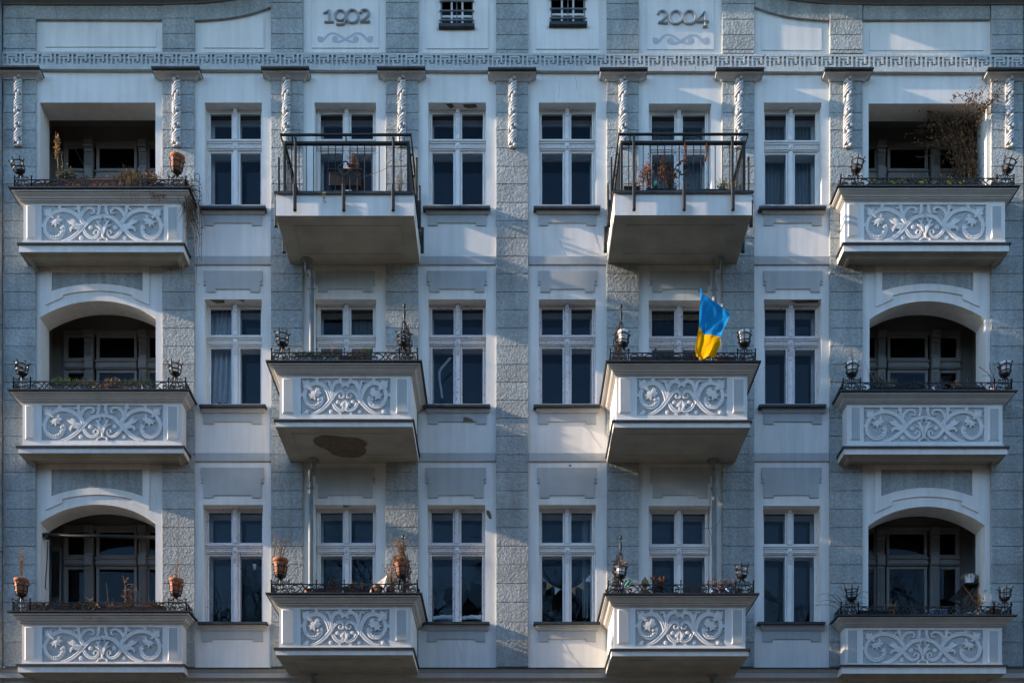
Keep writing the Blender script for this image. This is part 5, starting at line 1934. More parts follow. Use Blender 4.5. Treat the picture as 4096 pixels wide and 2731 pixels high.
# --- metal balcony, left
b = BAL['M1']
fz_ = b['z']
t = thing('folding_table', 'dark wooden folding table standing behind the left metal railing', 'table', (X(1387, .75), -.75, fz_))
mb = MB()
for k in range(5): mb.box(-.29, .29, -.24 + k * .1, -.15 + k * .1, .62, .645, .004)
mb.box(-.27, .27, -.20, .2, .585, .618)
mb.build('tabletop', M['wood'], t)
mb = MB(); mb.box(-.27, .27, -.225, -.2, .36, .62, .004); mb.build('drop_leaf', M['wood'], t)
for s_ in (-1, 1):
    mb = MB(); mb.tube([(s_ * .22, -.2, 0), (s_ * .20, .2, .60)], .02, 4); mb.build('leg', M['wood'], t)
    mb = MB(); mb.tube([(s_ * .25, .2, 0), (s_ * .24, -.2, .60)], .02, 4); mb.build('leg', M['wood'], t)
pz = fz_ + .645
pot(Vector((X(1420, .72), -.72, pz + .03)), .105, .20, M['terracotta'], 'terracotta_pot', 'terracotta pot tipped on its side on the folding table with a bare twiggy plant', 'plant pot', None,
    lambda mb, top: (twigs(mb, top, 26, .24, .7, .003, 4, .014, (0,), (0, 1), branch=2), twigs(mb, top, 1, .3, .1, .004, 0, lean=(1.9, 0))), (M['vine'], M['dry']), Euler((.55, -.15, 0)).to_matrix().to_4x4())
pot(Vector((X(1193, 1.0), -1.0, fz_)), .12, .09, M['terracotta'], 'terracotta_pot', 'low terracotta bowl on the floor at the left corner of the left metal balcony', 'pot')
pot(Vector((X(1598, 1.0), -1.0, fz_)), .09, .12, M['darkbox'], 'potted_plant', 'dark pot of dry upright stalks in the right corner of the left metal balcony', 'plant pot', None,
    lambda mb, top: (twigs(mb, top, 12, .42, .25, .005, 3, .03, (0, 1), (0,), branch=1), mb.tube(spline([top, top + Vector((.05, 0, .4)), top + Vector((-.05, 0, .62)), top + Vector((-.35, .1, .55)), top + Vector((-.8, .1, .40))], 5), .004, 4)), (M['dry'], M['vine']))
t = thing('hanging_sprig', 'wilted sprig dangling over the edge of the left metal balcony', 'sprig', (X(1300, 1.36), -1.365, Z(768, 1.36)))
mb = MB()
mb.tube([(0, 0, 0), (.0, -.005, -.05), (-.02, -.01, -.14), (-.015, -.01, -.19)], .004, 4)
for k in range(26): leafq(mb, (R.uniform(-.03, .01), -.012, -R.uniform(.04, .19)), .035)
mb.build('stem', [M['lavender']], t)

# --- middle balcony left of centre
trough('C2', 1178, 1266, .085, M['whitepot'], 'flower_box', 'white flower box with short bright grass beside the left holder, above the patched soffit', 'flower box', G_BOX, pl_grass(240, .16), grass3)
trough('C2', 1270, 1360, .085, M['whitepot'], 'flower_box', 'white flower box with a dark tuft and reddish dry stalks, above the patched soffit', 'flower box', G_BOX,
       lambda mb, w, h: (pl_grass(170, .14, .7)(mb, w, h), bush(mb, (-.12, 0, .15), .10, .06, .06, 160, .03, (1, 2)), twigs(mb, (.06, 0, h), 3, .34, .1, .004, 12, .022, (2,), (2,)), twigs(mb, (.17, 0, h), 1, .34, .05, .004, 12, .022, (2,), (2,))), grass3)
trough('C2', 1368, 1420, .13, M['brownbox'], 'flower_box', 'small brown flower box with one dry stalk, above the patched soffit', 'flower box', G_BOX,
       lambda mb, w, h: twigs(mb, (0, 0, h * .8), 4, .17, .4, .004, 6, .02), dry2)
trough('C2', 1424, 1478, .13, M['brownbox'], 'flower_box', 'small brown flower box with a green and yellow grass tuft', 'flower box', G_BOX,
       lambda mb, w, h: (blades(mb, 0, 0, h * .8, 170, .19, .08, .06, .7, .5, .009, (0, 1)), blades(mb, -.03, -.08, h * .8, 60, .1, .08, .02, 1.2, 2.6, .009, (1, 2))), grass3)

# --- lowest balcony left of centre
def tp(key, u, r, h, lab, plant=None, pm=(), m='terracotta', name='terracotta_pot', off=.16, grp='small pots behind the iron rails'):
    return pot(on_cap(key, u, off)[0], r, h, M[m], name, lab, 'plant pot' if plant else 'pot', grp, plant, pm)
tp('C3', 1232, .065, .105, 'small terracotta pot nearest the left holder, second from it hangs a dark sprig', lambda mb, top: twigs(mb, top, 3, .12, .6, .003, 5, .02), dry2)
tp('C3', 1262, .045, .09, 'slim pot with a climbing sprig reaching above the rail by the downpipe', lambda mb, top: twigs(mb, top, 3, .36, .25, .0035, 7, .025), (M['lavender'], M['vine']), 'brownbox', 'potted_plant')
tp('C3', 1284, .062, .10, 'plain terracotta pot just right of the climbing sprig')
trough('C3', 1306, 1356, .125, M['terracotta'], 'flower_box', 'square terracotta box with dark dry heads under the left balcony door pane', 'flower box', G_BOX,
       lambda mb, w, h: (twigs(mb, (0, 0, h * .8), 22, .18, .8, .004, 8, .03, (0,), (0, 1), branch=1),), (M['brownleaf'], M['vine']))
tp('C3', 1396, .115, .125, 'widest terracotta pot in the middle of the row with one thin twig', lambda mb, top: twigs(mb, top, 2, .16, .4, .004, 3, .02), dry2)
tp('C3', 1446, .09, .09, 'brown pot of curled dry stems left of the leaning cream board', lambda mb, top: twigs(mb, top, 10, .16, 1.3, .004, 5, .025, (0,), (0, 1)), dry2, 'brownbox', 'potted_plant')
tp('C3', 1508, .10, .12, 'terracotta pot with a drooping clump in front of the leaning cream board', lambda mb, top: (bush(mb, top + Vector((0, -.04, 0)), .07, .05, .06, 120, .03, (0, 1)), twigs(mb, top, 3, .1, 1, .003)), (M['brownleaf'], M['lavender']), off=.12)
tp('C3', 1562, .075, .11, 'terracotta pot with a straggly tan shrub beside the spiked screen', lambda mb, top: twigs(mb, top + Vector((.02, .05, 0)), 26, .44, .8, .004, 9, .028, (0,), (0, 0, 1), branch=2), (M['dry'], M['brownleaf']), off=.12)
held_pot('C3', 0, M['terracotta'], .126, .27, 'terracotta_pot', 'large terracotta pot tilted in the left holder beside the downpipe with thin dry growth', G_TERR,
         lambda mb, top: (twigs(mb, top, 16, .40, .6, .0035, 10, .018, (0,), (0, 1), branch=2), twigs(mb, top + Vector((-.1, 0, 0)), 3, .75, .1, .004, 16, .022, (0,), (0,))), (M['dry'], M['brownleaf']))
held_pot('C3', 1, M['terracotta'], .125, .27, 'terracotta_pot', 'pale terracotta pot wrapped in straw in front of the spiked screen', G_TERR,
         lambda mb, top: (twigs(mb, top, 34, .42, .6, .0035, 8, .02, (0,), (0, 1), branch=2), blades(mb, top.x - .05, top.y - .08, top.z - .02, 60, .14, .06, .03, 1.2, 2.4, .008, (0,))), (M['dry'], M['brownleaf']))
t = thing('folded_sunshade', 'cream canvas board leaning behind the pots left of the spiked screen', 'sunshade', on_cap('C3', 1500, .2)[0])
o = t.location.copy()
mb = MB()
d_ = 1.32
mb.prism([(X(u, d_), Z(v, d_)) for u, v in ((1466, 2372), (1484, 2336), (1547, 2304), (1537, 2340), (1520, 2372))], -d_ - .01, -d_ + .012)
xl = min(p[0] for p in mb.v)
mb.v = [(p[0], p[1] + .17 - .55 * (p[0] - xl), p[2]) for p in mb.v]
mb.build('canvas', M['canvas'], t, o)
mb = MB()
mb.tube([(X(1548, d_), -d_ - .02, Z(2304, d_)), (X(1518, d_), -d_ + .055, Z(2370, d_))], .011, 6)
mb.build('edge_pole', M['whitepot'], t, o)

# --- metal balcony, right
fz_ = BAL['M2']['z']
def mtrough(u0, u1, h, lab, plant, pm, d=1.14):
    p = Vector((X((u0 + u1) / 2, d), -d, fz_))
    w = X(u1, d) - X(u0, d)
    t = thing('flower_box', lab, 'flower box', p, G_BOX)
    trough_mesh(w, .18, h).build('trough', [M['darkbox'], M['soil']], t)
    mb = MB(); plant(mb, w, h); mb.build('plants', list(pm), t)
mtrough(2493, 2556, .16, 'short dark flower box with small herbs at the left end of the right metal railing', lambda mb, w, h: twigs(mb, (-.05, 0, h * .8), 16, .16, 1.0, .003, 8, .025, (0,), (0, 1)), (M['lavender'], M['green']))
def _b(mb, w, h):
    for (cx, cz, rx, rz, n) in ((-.27, .30, .15, .20, 420), (.06, .33, .14, .18, 420), (.24, .30, .08, .18, 240), (-.22, .52, .05, .16, 110), (.02, .56, .03, .12, 60)):
        bush(mb, (cx, 0, h * .6 + cz), rx, .10, rz, n, .036, (0, 0, 1))
    twigs(mb, (-.2, 0, h * .8), 14, .55, .3, .004, 14, .03, (2,), (0, 1))
    twigs(mb, (.15, 0, h * .8), 14, .5, .35, .004, 14, .03, (2,), (0, 1))
    twigs(mb, (.0, 0, h), 3, .85, .25, .003, 0, .02, (2,))
mtrough(2582, 2702, .12, 'dark flower box with a dense red-brown bush behind the right metal railing', _b, (M['redleaf'], M['brownleaf'], M['vine']))
mtrough(2706, 2790, .10, 'dark flower box with a few green shoots below the round railing ornament', lambda mb, w, h: twigs(mb, (.0, 0, h * .8), 6, .34, .5, .003, 6, .03, (0,), (0, 1)), (M['lavender'], M['green']))
mtrough(2794, 2906, .11, 'dark flower box with low weeds at the right half of the right metal railing', lambda mb, w, h: (twigs(mb, (.15, 0, h * .8), 22, .28, .6, .003, 10, .026, (0,), (0, 1, 2), branch=1), twigs(mb, (-.1, 0, h * .8), 8, .14, 1.0, .003, 6, .024, (0,), (0, 1))), (M['lavender'], M['green'], M['yellowgreen']))
pot(Vector((X(2925, .9), -.9, fz_)), .10, .14, M['darkbox'], 'potted_plant', 'dark pot with a light green spindly shrub in the right corner of a metal balcony', 'plant pot', None,
    lambda mb, top: (twigs(mb, top, 20, .42, .5, .003, 10, .03, (0,), (0, 1, 2), branch=2), twigs(mb, top, 3, .62, .5, .003, 10, .018, (0,), (0,), lean=(-.4, 0))), (M['lavender'], M['green'], M['yellowgreen']))
t = thing('glass_ball', 'green glass ball on a stick in front of the red-brown bush', 'garden ornament', (X(2624, 1.24), -1.24, fz_))
mb = MB(); mb.tube([(0, 0, 0), (0, 0, .13)], .008, 6); mb.build('stick', M['wood'], t)
mb = MB(); mb.sm = True; mb.ball((0, 0, .18), .055, 14, 9, (.9, .9, 1.15)); mb.build('ball', M['greenglass'], t)
for u, lab in ((2738, 'brown cloth strip tied to the rail above the round ornament'), (2824, 'brown cloth strip tied to the rail farther right, with a curled end')):
    d_ = 1.33
    t = thing('cloth_strip', lab, 'ribbon', (X(u, d_), -d_, Z(564, d_)), 'brown cloth strips tied to the railing')
    mb = MB()
    pts = [(0, .03, -.012), (0, -.012, 0), (.004, -.016, -.09), (.012, -.012, -.20), (-.004, -.01, -.30), (-.018, -.012, -.36), (-.006 if u < 2800 else -.05, -.014, -.33 if u > 2800 else -.40)]
    q = spline(pts, 4)
    n0 = len(mb.v)
    for i, p in enumerate(q):
        wv = .014 + .006 * math.sin(i * .9)
        mb.v += [(p.x - wv, p.y, p.z), (p.x + wv, p.y + .006 * math.cos(i), p.z)]
    for i in range(len(q) - 1): mb.face((n0 + 2 * i, n0 + 2 * i + 1, n0 + 2 * i + 3, n0 + 2 * i + 2))
    mb.build('strip', M['ribbon'], t)

# --- middle balcony right of centre: wooden boxes, white pots, flag
for u0, u1, lab in ((2520, 2614, 'brown flower box behind the rail beside the left spiked screen and white pot'), (2640, 2728, 'brown flower box in the middle of the flag balcony'), (2736, 2790, 'brown flower box half hidden by the flag'), (2860, 2944, 'brown flower box between the flag and the right holder')):
    trough('D2', u0, u1, .115, M['brownbox'], 'flower_box', lab, 'flower box', G_BOX, lambda mb, w, h: twigs(mb, (0, 0, h * .7), 7, .08, 2.0, .003, 4, .02), dry2)
held_pot('D2', 0, M['whitepot'], .085, .21, 'white_pot', 'white pot in the iron holder in front of the spiked screen on the flag balcony', 'white pots in iron holders')
held_pot('D2', 1, M['whitepot'], .085, .21, 'white_pot', 'white pot in the iron holder right of the flag', 'white pots in iron holders')
tp('D2', 2972, .05, .08, 'small pot of straw inside the scrolls under the right white pot', lambda mb, top: blades(mb, 0, 0, .07, 40, .14, .04, .04, .6, .4, .008, (0, 1)), (M['dry'], M['yellowgreen']), 'brownbox', 'potted_plant')
d_ = 1.46
t = thing('flag', 'blue and yellow flag hanging from a slanted pole on the iron rail', 'flag', (X(2790, d_), -d_, BAL['D2']['z']))
o = t.location.copy()
mb = MB(); mb.sm = True
mb.tube([(X(2799, d_), -d_ + .07, BAL['D2']['z'] + .01), (X(2803, d_), -d_ + .06, Z(1300, d_)), (X(2806, d_), -d_ - .0, Z(1158, d_))], .012, 8)
mb.ball((X(2806, d_), -d_, Z(1158, d_)), .02, 8, 5)
mb.build('pole', M['blue'], t, o)
mb = MB(); mb.sm = True
LL = [(2808, 1178), (2800, 1205), (2796, 1255), (2795, 1302), (2790, 1340), (2781, 1392), (2786, 1420), (2790, 1428)]
RR_ = [(2917, 1257), (2918, 1268), (2905, 1296), (2890, 1325), (2884, 1345), (2880, 1364), (2876, 1392), (2856, 1436)]
TT = [(2808, 1178), (2845, 1200), (2886, 1231), (2917, 1257)]
BB = [(2790, 1428), (2803, 1439), (2830, 1435), (2856, 1436)]
NS, NT = 40, 56
def cl(L, t):
    q = t * (len(L) - 1); k = min(int(q), len(L) - 2)
    p0, p1, p2, p3 = L[max(k - 1, 0)], L[k], L[k + 1], L[min(k + 2, len(L) - 1)]
    f = q - k
    return tuple(.5 * ((2 * p1[i]) + (p2[i] - p0[i]) * f + (2 * p0[i] - 5 * p1[i] + 4 * p2[i] - p3[i]) * f * f + (3 * p1[i] - p0[i] - 3 * p2[i] + p3[i]) * f ** 3) for i in (0, 1))
for j in range(NT + 1):
    tt = j / NT
    for i in range(NS + 1):
        s_ = i / NS
        a, b_, c, e = cl(LL, tt), cl(RR_, tt), cl(TT, s_), cl(BB, s_)
        u = (1 - s_) * a[0] + s_ * b_[0] + (1 - tt) * c[0] + tt * e[0] - ((1 - s_) * (1 - tt) * LL[0][0] + s_ * (1 - tt) * RR_[0][0] + (1 - s_) * tt * LL[-1][0] + s_ * tt * RR_[-1][0])
        v = (1 - s_) * a[1] + s_ * b_[1] + (1 - tt) * c[1] + tt * e[1] - ((1 - s_) * (1 - tt) * LL[0][1] + s_ * (1 - tt) * RR_[0][1] + (1 - s_) * tt * LL[-1][1] + s_ * tt * RR_[-1][1])
        amp = .006 + .012 * tt
        dd = .020 * math.sin(4.0 * s_ + 5.0 * tt + .4) + .012 * math.sin(7.5 * s_ - 6.5 * tt + 1.2) + .007 * math.sin(15 * s_ + 11 * tt) + .006 * math.sin(22 * tt - 9 * s_)
        dd += .07 * s_ * s_ - .05 * math.exp(-((s_ - 1.0) / .16) ** 2) * (math.exp(-((tt - .08) / .10) ** 2) + math.exp(-((tt - .42) / .12) ** 2)) + .035 * tt ** 3 * math.sin(11 * s_ + 1)
        dd += .03 * math.exp(-(s_ / .10) ** 2) * math.sin(6 * tt)
        # creases where the cloth was folded in its packet
        for cs in (.33, .66): dd -= .005 * math.exp(-((s_ - cs + .10 * (tt - .5)) / .02) ** 2)
        for ct in (.25, .5, .75): dd -= .005 * math.exp(-((tt - ct + .12 * (s_ - .5)) / .014) ** 2)
        mb.v.append((X(u, d_), -d_ - dd, Z(v, d_)))
for j in range(NT):
    for i in range(NS):
        mb.cur = 0 if (j + .5) / NT < .43 + .25 * (i / NS) + .025 * math.sin(i * .16) else 1
        a = j * (NS + 1) + i
        mb.face((a, a + NS + 1, a + NS + 2, a + 1))
mb.build('cloth', [M['blue'], M['yellow']], t, o)

# --- lowest balcony right of centre
t = thing('bust', 'bronze head of a meditating figure standing behind the iron rail', 'statue', on_cap('D3', 2580, .18)[0])
mb = MB(); mb.sm = True
mb.lathe([(.001, 0), (.10, 0), (.105, .03), (.09, .07), (.05, .10), (.032, .125), (.032, .15), (.045, .165), (.058, .20), (.060, .235), (.052, .265), (.030, .285), (.022, .30), (.018, .315), (.006, .335), (.001, .34)], (0, 0, 0), 16)
mb.ball((0, -.058, .205), .014, 8, 5, (.8, 1, 1.6))
for s_ in (-1, 1): mb.ball((s_ * .060, 0, .20), .014, 8, 5, (.6, .8, 2.0))
for s_ in (-1, 1): mb.ball((s_ * .022, -.052, .222), .010, 6, 4, (1.3, .6, .6))
mb.ball((0, -.054, .178), .012, 6, 4, (1.5, .6, .5))
mb.build('head', M['bronze'], t)
tp('D3', 2634, .10, .13, 'dark pot with a dry orange-red plant beside the bronze head', lambda mb, top: (twigs(mb, top, 34, .20, .9, .004, 10, .032, (0,), (0, 0, 1), branch=1),), (M['redleaf'], M['brownleaf']), 'darkbox', 'potted_plant')
for u, r, h, m_, lab, n_ in ((2852, .06, .115, 'bluepot', 'blue pot with brown seed heads by the downpipe end of the lowest rail', 8), (2880, .07, .10, 'brownbox', 'brown pot of seed heads between the two blue pots', 12), (2916, .085, .11, 'bluepot', 'wider blue pot with brown seed heads near the right holder', 16)):
    def _p(mb, top, n_=n_):
        for k in range(n_):
            p = top + Vector((R.uniform(-.10, .10), R.uniform(-.04, .04), R.uniform(.05, .19)))
            mb.cur = 1; mb.tube([top + Vector((R.uniform(-.03, .03), 0, 0)), p], .003, 4, False)
            mb.cur = 0; mb.ball(p, R.uniform(.011, .017), 6, 4)
            for q in range(4): leafq(mb, p + Vector((R.uniform(-.03, .03), 0, -.03)), .03)
    tp('D3', u, r, h, lab, _p, (M['brownleaf'], M['vine']), m_, 'potted_plant')
tp('D3', 2954, .06, .05, 'low saucer of straw under the empty right holder', lambda mb, top: blades(mb, 0, 0, .04, 50, .12, .05, .04, .8, .5, .008, (0,)), (M['dry'],), 'brownbox', 'potted_plant')
held_pot('D3', 0, M['whitepot'], .075, .15, 'white_pot', 'small pale pot with a dry sprig in the holder beside the lower right spiked screen', 'white pots in iron holders',
         lambda mb, top: twigs(mb, top + Vector((.06, 0, 0)), 8, .14, .8, .004, 8, .03, (0,), (0, 1)), dry2)
t = thing('bottle', 'blue and white plastic bottle standing at the foot of the lower spiked screen', 'bottle', on_cap('D3', 2489, .16)[0])
mb = MB(); mb.sm = True
mb.lathe([(.001, 0), (.035, 0), (.038, .02), (.036, .10), (.038, .14), (.03, .18), (.014, .205), (.014, .23), (.001, .232)], (0, 0, 0), 14)
mb.build('body', M['bottle'], t)
t = thing('green_bottle', 'small green bottle hooked slanting over the lowest iron rail', 'bottle', (X(2508, 1.40), -1.40, BAL['D3']['z'] + .16))
mb = MB(); mb.sm = True
mt = Euler((0, .75, 0)).to_matrix()
mb.lathe([(.001, -.09), (.022, -.09), (.026, -.07), (.026, .0), (.012, .03), (.012, .05), (.001, .051)], (0, 0, 0), 12, mt @ Matrix.Rotation(math.pi, 3, 'X'))
mb.build('body', M['greenglass'], t)

# --- top right balcony
for k, (u0, u1, lab) in enumerate(((3470, 3560, 'dark flower box with pale green sprigs at the left of the top right balcony'), (3564, 3660, 'dark flower box with one taller sprig beside the dark loggia door'), (3664, 3760, 'dark flower box with small sprigs at the middle of the top right balcony'), (3764, 3880, 'dark flower box with low green growth left of the climbing vine'))):
    trough('R1', u0, u1, .08, M['darkbox'], 'flower_box', lab, 'flower box', G_BOX,
           lambda mb, w, h, k=k: (twigs(mb, (-.1, 0, h * .8), 18, .17, 1.0, .003, 14, .022, (0,), (0, 1), branch=2), twigs(mb, (.13, 0, h * .8), 10, .13, 1.0, .003, 12, .022, (0,), (0, 1)), twigs(mb, (.05, 0, h * .8), 2 if k == 1 else 0, .26, .15, .004, 30, .025, (0,), (1,))), (M['green'], M['yellowgreen']))
tp('R1', 3930, .075, .07, 'broken low terracotta pot at the foot of the climbing vine')
trough('R1', 3955, 4003, .085, M['terracotta'], 'flower_box', 'small terracotta box at the right end of the top right balcony with a thin twig', 'flower box', G_BOX, lambda mb, w, h: twigs(mb, (0, 0, h * .8), 5, .32, .4, .003, 10, .022, (0,), (1,)), (M['vine'], M['redleaf']))
# climbing vine in the right loggia
t = thing('climbing_vine', 'brown withered climbing vine filling the right side of the top right loggia', 'vine', (X(3890, .0), .0, Z(760)))
o = t.location.copy()
mb = MB()
rv = random.Random(11)
for k in range(34):
    x, y = X(rv.uniform(3840, 3935), 0), rv.uniform(.16, .40)
    pts = [Vector((x, y, Z(750)))]
    tx = X(rv.uniform(3720, 3940), 0)
    for q in range(1, 9):
        f = q / 8
        pts.append(Vector((x + (tx - x) * f * f + rv.uniform(-.05, .05), y + rv.uniform(-.04, .04), Z(750) + (Z(405) - Z(750)) * f * rv.uniform(.93, 1.02))))
    mb.cur = 0
    mb.tube(spline(pts, 2), [.008 * (1 - .6 * i / 16) for i in range(17)], 4, False)
    for q in range(46):
        p = pts[rv.randint(2, 8)]
        mb.cur = rv.choice((1, 1, 2))
        leafq(mb, p + Vector((rv.gauss(0, .07), rv.gauss(0, .06), rv.gauss(0, .09))), rv.uniform(.03, .07), rv)
for k in range(46):       # side shoots to the left, top and over the jamb
    if k < 26: p0 = Vector((X(rv.uniform(3800, 3900)), rv.uniform(.2, .4), Z(rv.uniform(430, 560)))); dr = Vector((-rv.uniform(.05, .17), rv.uniform(-.02, .02), rv.uniform(-.03, .03)))
    elif k < 36: p0 = Vector((X(rv.uniform(3850, 3935)), -.08, Z(rv.uniform(410, 520)))); dr = Vector((rv.uniform(.01, .07), -.02, rv.uniform(-.02, .06)))
    elif k < 42: p0 = Vector((X(rv.uniform(3800, 3940)), -.06, Z(420))); dr = Vector((rv.uniform(-.05, .06), -.015, rv.uniform(.01, .06)))
    else: p0 = Vector((X(3938), -.08, Z(400 + k))); dr = Vector((rv.uniform(.03, .06), -.015, rv.uniform(.03, .08)))
    pts = [p0]
    for q in range(5): pts.append(pts[-1] + dr + Vector((rv.uniform(-.02, .02), rv.uniform(-.01, .01), rv.uniform(-.03, .03))))
    mb.cur = 0
    mb.tube(pts, .004, 4, False)
    for q in range(22):
        mb.cur = rv.choice((1, 2, 2))
        leafq(mb, rv.choice(pts) + Vector((rv.gauss(0, .03), rv.gauss(0, .02), rv.gauss(0, .03))), rv.uniform(.025, .055), rv)
mb.build('stems', [M['vine'], M['brownleaf'], M['vine']], t, o)

# --- middle right balcony
trough('R2', 3480, 3580, .10, M['darkbox'], 'flower_box', 'dark flower box with a grey leafy shrub on the middle right balcony', 'flower box', G_BOX,
       lambda mb, w, h: (bush(mb, (-.02, 0, .21), .16, .08, .12, 360, .032, (0, 0, 1)), twigs(mb, (-.1, 0, h * .8), 12, .34, .5, .003, 12, .026, (0,), (0,)), twigs(mb, (-.17, 0, h * .8), 3, .48, .2, .003, 3, .03, (1,), (1,), lean=(-.25, 0)), blades(mb, .17, 0, h, 40, .24, .04, .04, .7, .6, .012, (0,))), (M['lavender'], M['vine']))
trough('R2', 3584, 3690, .10, M['darkbox'], 'flower_box', 'empty dark flower box in front of the loggia door on the middle right balcony', 'flower box', G_BOX)
pot(on_cap('R2', 3748, .18)[0], .10, .115, M['bluepot'], 'potted_plant', 'pale blue pot heaped with brown earth in the middle right balcony', 'plant pot', 'small pots behind the iron rails', lambda mb, top: (mb.ball((0, 0, .105), .095, 12, 6, (1, 1, .55)),), (M['brownleaf'],), pname='earth_heap')
trough('R2', 3812, 3935, .10, M['darkbox'], 'flower_box', 'dark flower box with low brown weeds right of the pale blue pot', 'flower box', G_BOX, lambda mb, w, h: (twigs(mb, (-.2, 0, h * .8), 16, .15, 1.0, .004, 10, .03, (0,), (0, 1)), twigs(mb, (.1, 0, h * .8), 8, .07, 2.0, .003, 6, .022, (0,), (0, 1))), (M['brownleaf'], M['lavender']))
pot(on_cap('R2', 3974, .17)[0], .065, .145, M['whitepot'], 'potted_plant', 'tall white pot with a bare forked reddish twig on the middle right balcony', 'plant pot', 'small pots behind the iron rails',
    lambda mb, top: (mb.tube(spline([top, top + Vector((-.03, 0, .14)), top + Vector((-.10, 0, .26)), top + Vector((-.26, 0, .38))], 4), .006, 5), mb.tube(spline([top, top + Vector((.0, 0, .2)), top + Vector((-.07, 0, .36)), top + Vector((-.06, 0, .46))], 4), .005, 5), mb.tube(spline([top + Vector((-.02, 0, .16)), top + Vector((.03, 0, .3)), top + Vector((.01, 0, .42))], 4), .004, 5), mb.tube([top + Vector((-.05, 0, .22)), top + Vector((-.2, 0, .22))], .004, 4)),
    (mat('red_twig', (0.22, 0.06, 0.04), .7),), prof=[(.001, 0), (.062, 0), (.066, .01), (.066, .14), (.06, .145), (.056, .12)], pname='twig')
held_pot('R2', 0, M['whitepot'], .09, .2, 'white_pot', 'white pot with bare red twigs in the left holder of the middle right balcony', 'white pots in iron holders', lambda mb, top: twigs(mb, top, 7, .40, .25, .003, 0, .02, branch=1), (M['vine'],))
held_pot('R2', 1, M['whitepot'], .09, .2, 'white_pot', 'white pot leaning in the right holder of the middle right balcony', 'white pots in iron holders')

# --- lowest right balcony
t = thing('bramble', 'bare thorny bramble arching left over the lowest right balcony end', 'shrub', on_cap('R3', 3392, .16)[0])
mb = MB()
rb = random.Random(5)
for e in ((-.55, .42), (-.50, .30), (-.60, .22), (-.20, .52), (-.13, .60), (.33, .36), (.38, .46), (-.35, .40), (.30, .24)):
    pts = spline([(0, 0, 0), (e[0] * .25, -.02, e[1] * .55), (e[0] * .6, -.03, e[1] * .95), (e[0], -.02, e[1] * (.92 if abs(e[0]) > .3 else 1))], 5)
    mb.tube(pts, [.006 * (1 - .6 * i / 15) for i in range(len(pts))], 4)
    for q in range(14): leafq(mb, rb.choice(pts[3:]), .022, rb)
mb.build('stems', M['vine'], t)
trough('R3', 3430, 3530, .10, M['darkbox'], 'flower_box', 'dark flower box beside the bramble on the lowest right balcony', 'flower box', G_BOX, lambda mb, w, h: twigs(mb, (0, 0, h * .8), 5, .1, 1.2, .003, 4, .02), dry2)
trough('R3', 3534, 3640, .10, M['darkbox'], 'flower_box', 'dark flower box with dry straw hanging over the rail before the glass door', 'flower box', G_BOX,
       lambda mb, w, h: (twigs(mb, (-.12, 0, h * .8), 16, .24, .7, .003, 8, .022, (0,), (0, 1), branch=1), blades(mb, -.1, -.08, h * .9, 60, .16, .08, .03, .9, 2.8, .008, (0,))), (M['dry'], M['brownleaf']))
for u, r, m_, lab, pl in ((3648, .075, 'bluepot', 'dull blue pot left of the two light blue pots, before the glass door', None), (3732, .085, 'bluepot', 'light blue pot with a dry sprig, left of its pair', 1), (3770, .085, 'bluepot', 'light blue striped pot next to the white table top', None)):
    tp('R3', u, r, .12 if u > 3700 else .10, lab, (lambda mb, top: twigs(mb, top, 8, .12, .9, .003, 5, .02)) if pl else None, dry2, m_, 'blue_pot')
tp('R3', 3868, .115, .05, 'flat white bowl under the tilted wooden table', None, (), 'whitepot', 'white_bowl')
tp('R3', 3922, .10, .115, 'flowered white pot with dry branching stalks', lambda mb, top: twigs(mb, top, 12, .42, .3, .004, 8, .022, (0,), (0, 1), branch=2), dry2, 'pattpot', 'flowered_pot')
trough('R3', 3950, 4000, .125, M['brownbox'], 'flower_box', 'dark planter overgrown with dry brown weeds by the lowest right holder', 'flower box', G_BOX, lambda mb, w, h: (bush(mb, (0, -.02, .12), .10, .08, .09, 260, .03, (0, 1)), twigs(mb, (0, 0, h), 10, .2, .8, .003, 8, .02, (0,), (0, 1))), (M['brownleaf'], M['dry']))
d_ = -.35
t = thing('folding_table', 'small slatted wooden table tilted against the wall of the lowest right loggia', 'table', (X(3860, d_), -d_, Z(2480, d_)))
o = t.location.copy()
mb = MB()
A, Bq, Cq, Dq = (3795, 2400), (3850, 2342), (3898, 2342), (3845, 2402)
for k in range(7):
    f0, f1 = k / 7, (k + .78) / 7
    pa = [tuple(A[i] + (Bq[i] - A[i]) * f for i in (0, 1)) for f in (f0, f1)]
    pb = [tuple(Dq[i] + (Cq[i] - Dq[i]) * f for i in (0, 1)) for f in (f0, f1)]
    mb.prism([(X(u, d_), Z(v, d_)) for u, v in (pa[0], pb[0], pb[1], pa[1])], -d_ - .02, -d_ + .0)
mb.build('slatted_top', M['wood'], t, o)
mb = MB(); mb.box(X(3850, d_), X(3902, d_), -d_ - .16, -d_ + .06, Z(2346, d_), Z(2341, d_)); mb.build('shelf', M['wood'], t, o)
for (p, q) in (((3850, 2345), (3900, 2420)), ((3905, 2320), (3908, 2460)), ((3845, 2402), (3846, 2460)), ((3862, 2420), (3898, 2352)), ((3800, 2402), (3846, 2425)), ((3878, 2425), (3900, 2385))):
    mb = MB(); mb.tube([(X(p[0], d_), -d_ - .04, Z(p[1], d_)), (X(q[0], d_), -d_ - .05, Z(q[1], d_))], .020 if p[0] != 3905 else .035, 4)
    mb.build('leg', M['wood_red'] if p[0] in (3905, 3850) else M['wood'], t, o)
